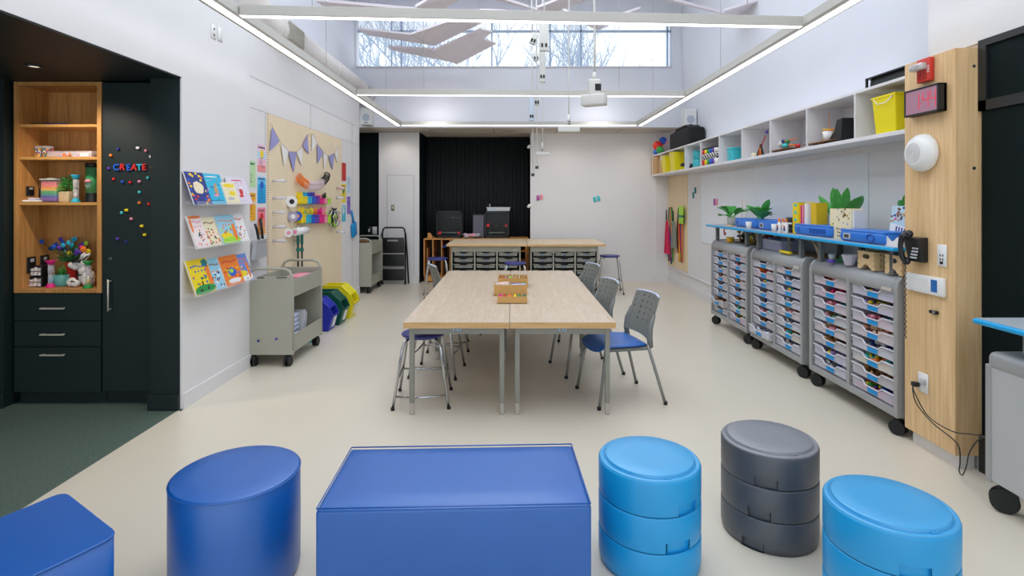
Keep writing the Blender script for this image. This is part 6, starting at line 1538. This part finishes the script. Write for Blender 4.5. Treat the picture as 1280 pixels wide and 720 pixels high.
# clock
y0_, y1_ = 3.362, 3.655; t = thing('digital_clock', 'black framed digital wall clock with red numerals on the oak pillar', 'clock', (PX-.0005, (y0_+y1_)/2, 2.25)); w = (y1_-y0_)/2; hh = .086
b = B(); fr = .012; b.box(-.055, 0, -w, w, -hh, -hh+fr); b.box(-.055, 0, -w, w, hh-fr, hh); b.box(-.055, 0, -w, -w+fr, -hh, hh); b.box(-.055, 0, w-fr, w, -hh, hh); b.box(-.02, 0, -w, w, -hh, hh); b.build('frame', BLKP, t, bevel=.003)
B().box(-.051, -.019, -w+fr, w-fr, -hh+fr, hh-fr).build('screen', mat('tinted_screen', (176, 128, 146), .25), t)
def seg7(b, y, z, ch, s, m=.0):
    """seven-segment numeral; y grows to the reader's left, so the numeral runs towards -y"""
    L, T = s*.44, s*.06; on = {'1': 'bc', '4': 'bcfg'}[ch]
    S = {'a': (0, s, L, s), 'b': (L, s, L, s/2), 'c': (L, s/2, L, 0), 'd': (0, 0, L, 0), 'e': (0, 0, 0, s/2), 'f': (0, s/2, 0, s), 'g': (0, s/2, L, s/2)}
    for k in on:
        x0, z0, x1, z1 = S[k]; b.box(-.0525, -.0508, y-max(x0, x1)-T/2, y-min(x0, x1)+T/2, z+min(z0, z1)-T/2, z+max(z0, z1)+T/2)
b = B(); s = .095
seg7(b, .058, -s/2, '1', s); seg7(b, -.020, -s/2, '4', s); seg7(b, -.080, -s/2, '4', s)
for z in (-.02, .02): b.box(-.0525, -.0508, -.010, -.002, z-.004, z+.004)
b.build('numerals', mat('led_numeral_red', (226, 62, 90), .5, emit=.25), t)
# dome
p = onP(1158, 191); t = thing('wireless_access_point', 'round white domed device below the clock on the oak pillar', 'device', (PX-.0005, 3.535, p.z))
T = MX.Rotation(-PI/2, 4, 'Y'); B(T).lathe([(.112, 0), (.122, .014), (.118, .04), (.098, .068), (.07, .080), (.03, .083), (0, .083)], seg=44).build('dome', WHITEP, t)
b = B(T)
for r in (.058, .045, .034, .023, .012): b.tube([(r*math.cos(q*PI/16), r*math.sin(q*PI/16), .0835-.0022*(r/.058)**2) for q in range(33)], .0016, 5)
b.build('speaker_ring', mat('ring_shade', (168, 164, 162), .5), t)
# phone
p = onP(1148, 310); t = thing('telephone', 'black wall phone with handset on the oak pillar', 'phone', (PX-.0005, 3.578, 1.30))
b = B(); b.prism([(0, -.08), (-.035, -.08), (-.07, .075), (0, .08)], 1, -.065, .065); b.build('base', BLKP, t, bevel=.004)
b = B(); TT = MX.Translation((-.055, 0, 0)) @ MX.Rotation(R(13), 4, 'Y')
b.at(TT)
for r in range(4):
    for c_ in range(3): b.rbox(-.006, .004, -.052+c_*.019, -.040+c_*.019, -.058+r*.020, -.047+r*.020, .002, 1)
b.build('key', LGR, t)
b = B(TT); b.box(-.004, .002, -.055, .0, .03, .062); b.build('display', mat('phone_display', (88, 94, 96)), t)
B(TT).box(-.006, .002, -.062, -.046, .064, .074).build('message_light', RED, t)
b = B(); b.tube([(-.060, .045, -.09), (-.088, .050, -.05), (-.098, .050, .02), (-.092, .045, .075), (-.075, .02, .105)], .02, 10, [.024, .015, .014, .018, .024]); b.sph((-.06, .045, -.08), .026, (.8, 1, 1)); b.sph((-.068, .012, .10), .025); b.build('handset', mat('handset_black', (30, 32, 38), .3), t)
b = B(); q = []
for i in range(60): q.append((-.045+.004*math.cos(i*1.5), .075+.004*math.sin(i*1.5), -.095-i*.0085))
b.tube(q, .0028, 5); b.build('coiled_cord', BLKP, t)
# plates
o, p = plate('power_outlet', 1178.5, 319.5, .072, .135, WHITEP, 'tall white outlet plate right of the phone on the oak pillar', 'outlet')
b = B()
for z in (-.03, -.005): 
    for y in (-.014, .006): b.box(-.0095, -.0075, y, y+.007, z, z+.013)
b.box(-.011, -.0075, -.012, .01, -.052, -.036); b.build('socket', HOLE, o)
p = onP(1159, 356); 
o = B().rbox(-.022, 0, -.165, .165, -.057, .057, .005, 2).build('control_panel', WHITEP, None, (PX-.0005, 3.53, 1.082)); tag(o, 'wide white control panel with blue square switch on the oak pillar', 'control panel')
B().box(-.0235, -.021, -.118, -.068, -.036, .040).build('blue_screen', mat('switch_blue', (30, 104, 176)), o); B().box(-.0228, -.021, -.04, .12, -.034, .034).build('raised_panel', mat('white_plastic_b', (224, 223, 220)), o)
p = onP(1172, 391); o = B().cyl((0, 0, 0), (-.025, 0, 0), .012, seg=14).rbox(-.02, -.005, .006, .05, -.010, .010, .003, 1).build('key_lock', [BLKM], None, (PX, p.y, p.z)); B().cyl((-.024, 0, 0), (-.03, 0, 0), .01, seg=14).build('lock_face', CHROME, o); tag(o, 'small black and chrome lock on the oak pillar', 'lock')
o, p = plate('power_outlet', 1155, 478.5, .085, .125, WHITEP, 'white outlet plate with a black plug, low on the oak pillar', 'outlet')
B().rbox(-.03, -.008, -.03, .0, -.01, .03, .004, 1).build('grey_adapter', LGR, o)
p = onP(1149, 480); t = thing('power_cable', 'black power cable looping from the low outlet to the floor', 'cable', (PX, p.y, p.z))
B().rbox(-.045, -.008, -.02, .018, -.014, .014, .004, 1).build('plug', BLKP, t)
def rel(px, py, X): q = onX(px, py, X); return q-V((PX, p.y, p.z))
pts = [(-.04, .0, 0), rel(1141, 488, 2.59), rel(1146, 505, 2.60), rel(1165, 528, 2.60), rel(1190, 548, 2.60)]
B().tube(smooth(pts+[rel(1199, 560, 2.60), rel(1200, 578, 2.60), rel(1199, 589, 2.60), rel(1203, 594, 2.58), rel(1208, 583, 2.56), rel(1212, 565, 2.54), rel(1224, 549, 2.53), rel(1240, 545, 2.52)]), .0035, 6).build('cable', BLKP, t)
B().tube(smooth([(-.04, .0, -.005), rel(1143, 490, 2.57), rel(1160, 520, 2.58), rel(1190, 539, 2.6), rel(1215, 543, 2.57), rel(1240, 547, 2.52)]), .0035, 6).build('cable', BLKP, t)

# ================================================================ MOBILE CABINET at the right edge
t = thing('mobile_cabinet', 'grey wheeled cabinet with raised blue-edged top at the right edge', 'cabinet', (2.50, 2.05, 0)); L, D, zb, zt = .86, .50, .155, .83
prof = [(0, zb), (0, zt-.08), (.012, zt-.035), (.045, zt-.006), (.09, zt), (D, zt), (D, zb)]
B().box(.002, D-.002, .02, L-.02, zb, zt-.075).build('side_panel', mat('mobile_grey', (184, 185, 184), .45), t, bevel=.004)
b = B(); b.box(-.006, .03, L-.03, L+.002, zb-.01, zt-.07); b.box(-.006, .03, 0, .03, zb-.01, zt-.07); b.build('corner_post', GREYL, t, bevel=.006)
B().rbox(-.004, D, 0, L, zt-.10, zt, .035, 4).build('rounded_top', GREYL, t)
b = B()
for y in (.14, L-.14): b.cyl((.09, y, zt-.01), (.09, y, .965), .02, seg=14); b.cyl((D-.09, y, zt-.01), (D-.09, y, .965), .02, seg=14)
b.build('post', GREYL, t)
tp = B().rbox(-.045, D+.03, -.05, L+.04, .962, .992, .012, 3).build('blue_edged_top', BLUETOP, t); B().box(-.03, D+.02, -.04, L+.03, .991, .9935).build('top_surface', GREYTOP, tp)
for y in (.08, L-.04):
    for x in (.06, D-.06): caster('caster', (x, y, zb), t, .062, RUB, .9)
o = B().box(0, .2, 0, .25, 0, .006).build('craft_board', BRN, None, (2.62, 2.55, .9935)); tag(o, 'brown board lying on the blue-edged mobile cabinet', 'board')

# ================================================================ FOREGROUND SEATING
def pouf(px_c, x, y, r, h, label):
    t = thing('round_pouf', label, 'pouf', (x, y, 0))
    B().lathe([(r-.006, .012), (r, .03), (r+.001, h*.5), (r, h-.014), (r-.004, h-.008)], seg=72).build('side', ROYAL, t)
    B().lathe([(r-.003, h-.012), (r-.001, h-.006), (r-.010, h-.001), (r*.6, h+.001), (0, h+.001)], seg=72).build('seat_top', ROYAL, t)
    b = B()
    for k in range(4): b.cyl((math.cos(k*PI/2+.6)*r*.8, math.sin(k*PI/2+.6)*r*.8, 0), (math.cos(k*PI/2+.6)*r*.8, math.sin(k*PI/2+.6)*r*.8, .014), .02, seg=12)
    b.build('foot', RUB, t)
    b = B(); b.tube([(r*math.cos(a), r*math.sin(a), h-.010) for a in [2*PI*i/72 for i in range(73)]], .0028, 6); b.build('piping', ROYAL, t)
pouf(0, -1.19, 2.388, .257, .45, 'royal blue round pouf at the lower left')
ROYT = ROYAL
def cushion_box(name, label, loc, rz, W, D, h):
    t = thing(name, label, 'bench', loc, rz)
    B().rbox(0, W, 0, D, .012, h-.012, .012, 3).build('side_cover', ROYAL, t)
    N = 10; b = B(); vs = [[b.b.verts.new((W*.003+W*.994*i/N, D*.004+D*.992*j/N, h-.018+.020*(1-abs(2*i/N-1)**12)*(1-abs(2*j/N-1)**12))) for i in range(N+1)] for j in range(N+1)]
    for j in range(N):
        for i in range(N): f = b.b.faces.new([vs[j][i], vs[j][i+1], vs[j+1][i+1], vs[j+1][i]]); f.smooth = True
    o = b.build('seat_top', ROYT, t)
    e = .004; q = [(e, e), (W-e, e), (W-e, D-e), (e, D-e), (e, e)]; b = B()
    for i in range(4): b.tube([(q[i][0], q[i][1], h-.004), (q[i+1][0], q[i+1][1], h-.004)], .003, 6)
    b.build('seam', ROYAL, t)
    b = B()
    for x in (.07, W-.07):
        for y in (.07, D-.07): b.cyl((x, y, 0), (x, y, .014), .022, seg=12)
    b.build('foot', RUB, t)
    return t
cushion_box('rectangular_ottoman', 'royal blue rectangular ottoman in the lower middle', (-.748, 2.098, 0), R(2.0), 1.057, .53, .448)
# curved bench at the lower left corner
t = thing('curved_bench', 'royal blue bench with one curved side at the lower left corner', 'bench', (-1.80, 2.218, 0), 0)
A, Bp = V((0, 0)), V((.42, -.282)); u = (Bp-A).normalized(); v = V((u.y, -u.x)); Wd = (Bp-A).length
def outl(ins=0.0):
    o = []
    n = 10
    Ln = 1.0
    for i in range(n+1):                                    # bowed right side
        s = i/n; p = Bp+v*Ln*s+u*(.045*math.sin(PI*s*.9)-.10*s*s); o.append(p)
    for i in range(n+1):                                    # left side back up
        s = 1-i/n; p = A+v*Ln*s+u*(.07*math.sin(PI*s*.9)-.10*s*s)-v*0; o.append(p)
    return o
def rounded(pts, r):
    out = []; n = len(pts)
    for i in range(n):
        a, p, c_ = pts[i-1], pts[i], pts[(i+1) % n]; d1, d2 = (a-p).normalized(), (c_-p).normalized()
        if d1.angle(d2) < R(130):
            p1, p2 = p+d1*r, p+d2*r
            for k in range(5): s = k/4; out.append(p1*(1-s)**2+p*2*s*(1-s)+p2*s*s)
        else: out.append(p)
    return out
ol = rounded(outl(), .05)
b = B(); b.prism([(p.x, p.y) for p in ol], 2, .012, .444, True); b.build('side_cover', ROYAL, t)
cen = sum(ol, V((0, 0)))/len(ol); b = B(); b.prism([tuple(cen+(p-cen)*.998) for p in ol], 2, .443, .450, True); b.build('seat_top', ROYT, t)
b = B(); b.tube([(p.x, p.y, .446) for p in ol+[ol[0]]], .003, 6); b.build('seam', ROYAL, t)
b = B()
for p in (A+u*.08+v*.08, Bp-u*.08+v*.08, A+u*.08+v*.9, Bp-u*.1+v*.9): b.cyl((p.x, p.y, 0), (p.x, p.y, .014), .02, seg=12)
b.build('foot', RUB, t)

def stack(x, y, r, m, label, angs, col2):
    t = thing('stacked_storage_stool', label, 'stool', (x, y, 0), 0, 'three-ring plastic stools'); h = .45; th = h/3
    for k in range(3):
        z0, z1 = k*th, (k+1)*th; a0 = angs[k]; seg = 96
        b = B(); rings = []
        wn = .235                                                   # half angle of the grip notch
        prof = [(r*(.972 if k == 0 else .985), z0+.002), (r*.997, z0+.014 if k else z0+.03), (r, z0+.046), (r, z1-.010), (r*.985, z1-.002)]
        for (rr, z) in prof:
            ring = []
            for i in range(seg): 
                a = 2*PI*i/seg; ring.append(b.b.verts.new((rr*math.cos(a), rr*math.sin(a), z)))
            rings.append(ring)
        for j in range(len(prof)-1):
            for i in range(seg):
                a = 2*PI*(i+.5)/seg; da = (a-a0+PI) % (2*PI)-PI
                if abs(da) < wn and j in (1, 0): continue
                f = b.b.faces.new([rings[j][i], rings[j][(i+1) % seg], rings[j+1][(i+1) % seg], rings[j+1][i]]); f.smooth = True
        b.b.faces.new(rings[-1])
        if k == 0: b.b.faces.new(rings[0][::-1])
        o = b.build('ring_section', m, t)
        # recessed grip
        b = B(); n = 10; ri, ro = r*.94, r*.999
        A_ = [a0-wn*1.02+2.04*wn*i/n for i in range(n+1)]; za, zb_ = z0+.002, z0+.0465
        for i in range(n):
            c1, s1, c2, s2 = math.cos(A_[i]), math.sin(A_[i]), math.cos(A_[i+1]), math.sin(A_[i+1])
            b.poly([(ri*c1, ri*s1, za), (ri*c2, ri*s2, za), (ri*c2, ri*s2, zb_), (ri*c1, ri*s1, zb_)]); b.poly([(ri*c1, ri*s1, zb_), (ri*c2, ri*s2, zb_), (ro*c2, ro*s2, zb_), (ro*c1, ro*s1, zb_)]); b.poly([(ri*c1, ri*s1, za), (ri*c2, ri*s2, za), (ro*.985*c2, ro*.985*s2, za), (ro*.985*c1, ro*.985*s1, za)])
        for a in (A_[0], A_[-1]):
            c1, s1 = math.cos(a), math.sin(a); b.poly([(ri*c1, ri*s1, za), (ro*.985*c1, ro*.985*s1, za), (ro*c1, ro*s1, zb_), (ri*c1, ri*s1, zb_)])
        b.build('grip_recess', m, o)
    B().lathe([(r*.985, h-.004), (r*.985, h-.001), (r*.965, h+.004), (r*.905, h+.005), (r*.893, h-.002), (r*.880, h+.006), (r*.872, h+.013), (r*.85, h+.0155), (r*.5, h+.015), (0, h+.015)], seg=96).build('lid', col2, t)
    b = B(); b.box(-.015, .015, r*.895, r*.925, h, h+.009); o = b.build('lid_tab', col2, t); o.rotation_euler.z = -PI+R(8)
    return t
SKYT = mat('bright_blue_lid_sheen', (30, 162, 222), .45, coat=.9, bump=.25, bscale=400)  # lighter copy of the stool blue, overhead sheen put into the colour
CHART = mat('charcoal_lid_sheen', (126, 129, 137), .5, coat=1.0, bump=.25, bscale=400)  # much paler than the sides: reflected room light put into the lid colour
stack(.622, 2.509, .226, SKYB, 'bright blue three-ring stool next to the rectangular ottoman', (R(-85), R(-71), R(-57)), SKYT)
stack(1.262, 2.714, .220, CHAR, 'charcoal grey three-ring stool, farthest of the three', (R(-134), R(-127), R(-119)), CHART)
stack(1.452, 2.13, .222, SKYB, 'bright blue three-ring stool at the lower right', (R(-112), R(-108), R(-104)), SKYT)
# ================================================================ LIGHT
w = bpy.data.worlds.new('sky'); sc.world = w; w.use_nodes = True
bg = w.node_tree.nodes['Background']; bg.inputs[0].default_value = (.86, .93, 1.0, 1); bg.inputs[1].default_value = 1.7
def area(name, loc, rot, sx, sy, power, color, portal=False):
    l = bpy.data.lights.new(name, 'AREA'); l.shape = 'RECTANGLE'; l.size = sx; l.size_y = sy; l.energy = power; l.color = color
    if portal: l.cycles.is_portal = True
    o = bpy.data.objects.new(name, l); col.objects.link(o); o.location = loc; o.rotation_euler = rot; return o
area('overhead_sky_fill', (.1, 4.9, 5.34), (0, 0, 0), 3.5, 8.0, 125, (.80, .88, 1.0))  # added lamp for soft top light, set in the unseen ceiling opening
area('window_portal', (.05, 10.19, 4.5), (R(-90), 0, 0), 5.6, .9, 1, (1, 1, 1), True)
area('rear_opening_portal', (0, -3.9, 2.5), (R(90), 0, 0), 7, 5, 1, (1, 1, 1), True)  # guides sky light through the end behind the camera, left open for fill
def spot(name, loc, power, color, ang=100, r=.04, rx=0):
    l = bpy.data.lights.new(name, 'SPOT'); l.energy = power; l.color = color; l.spot_size = R(ang); l.spot_blend = .8; l.shadow_soft_size = r
    o = bpy.data.objects.new(name, l); col.objects.link(o); o.location = loc; o.rotation_euler = (rx, 0, 0)
spot('alcove_downlight', (-3.36, 3.86, 2.53), 45, (1, .86, .70), 130, .04, R(12))
for x in (-1.35, 1.55): spot('fascia_uplight', (x, 9.55, 3.05), 9, (1, .97, .95), 150, .25, R(78))
# unseen fill spots added to brighten and warm the back of the room
for x in (-2.2, -.75, 1.0, 2.4): spot('back_fill_spot', (x, 10.42, 2.93), 10, (1, .90, .80), 150, .08)
sc.view_settings.view_transform = 'Standard'; sc.view_settings.look = 'None'; sc.view_settings.exposure = 0.07; sc.view_settings.gamma = 1.0
sc.view_settings.use_curve_mapping = False
sc.cycles.use_denoising = True
sc.cycles.max_bounces = 8; sc.cycles.diffuse_bounces = 5; sc.cycles.transparent_max_bounces = 16; sc.cycles.sample_clamp_indirect = 6
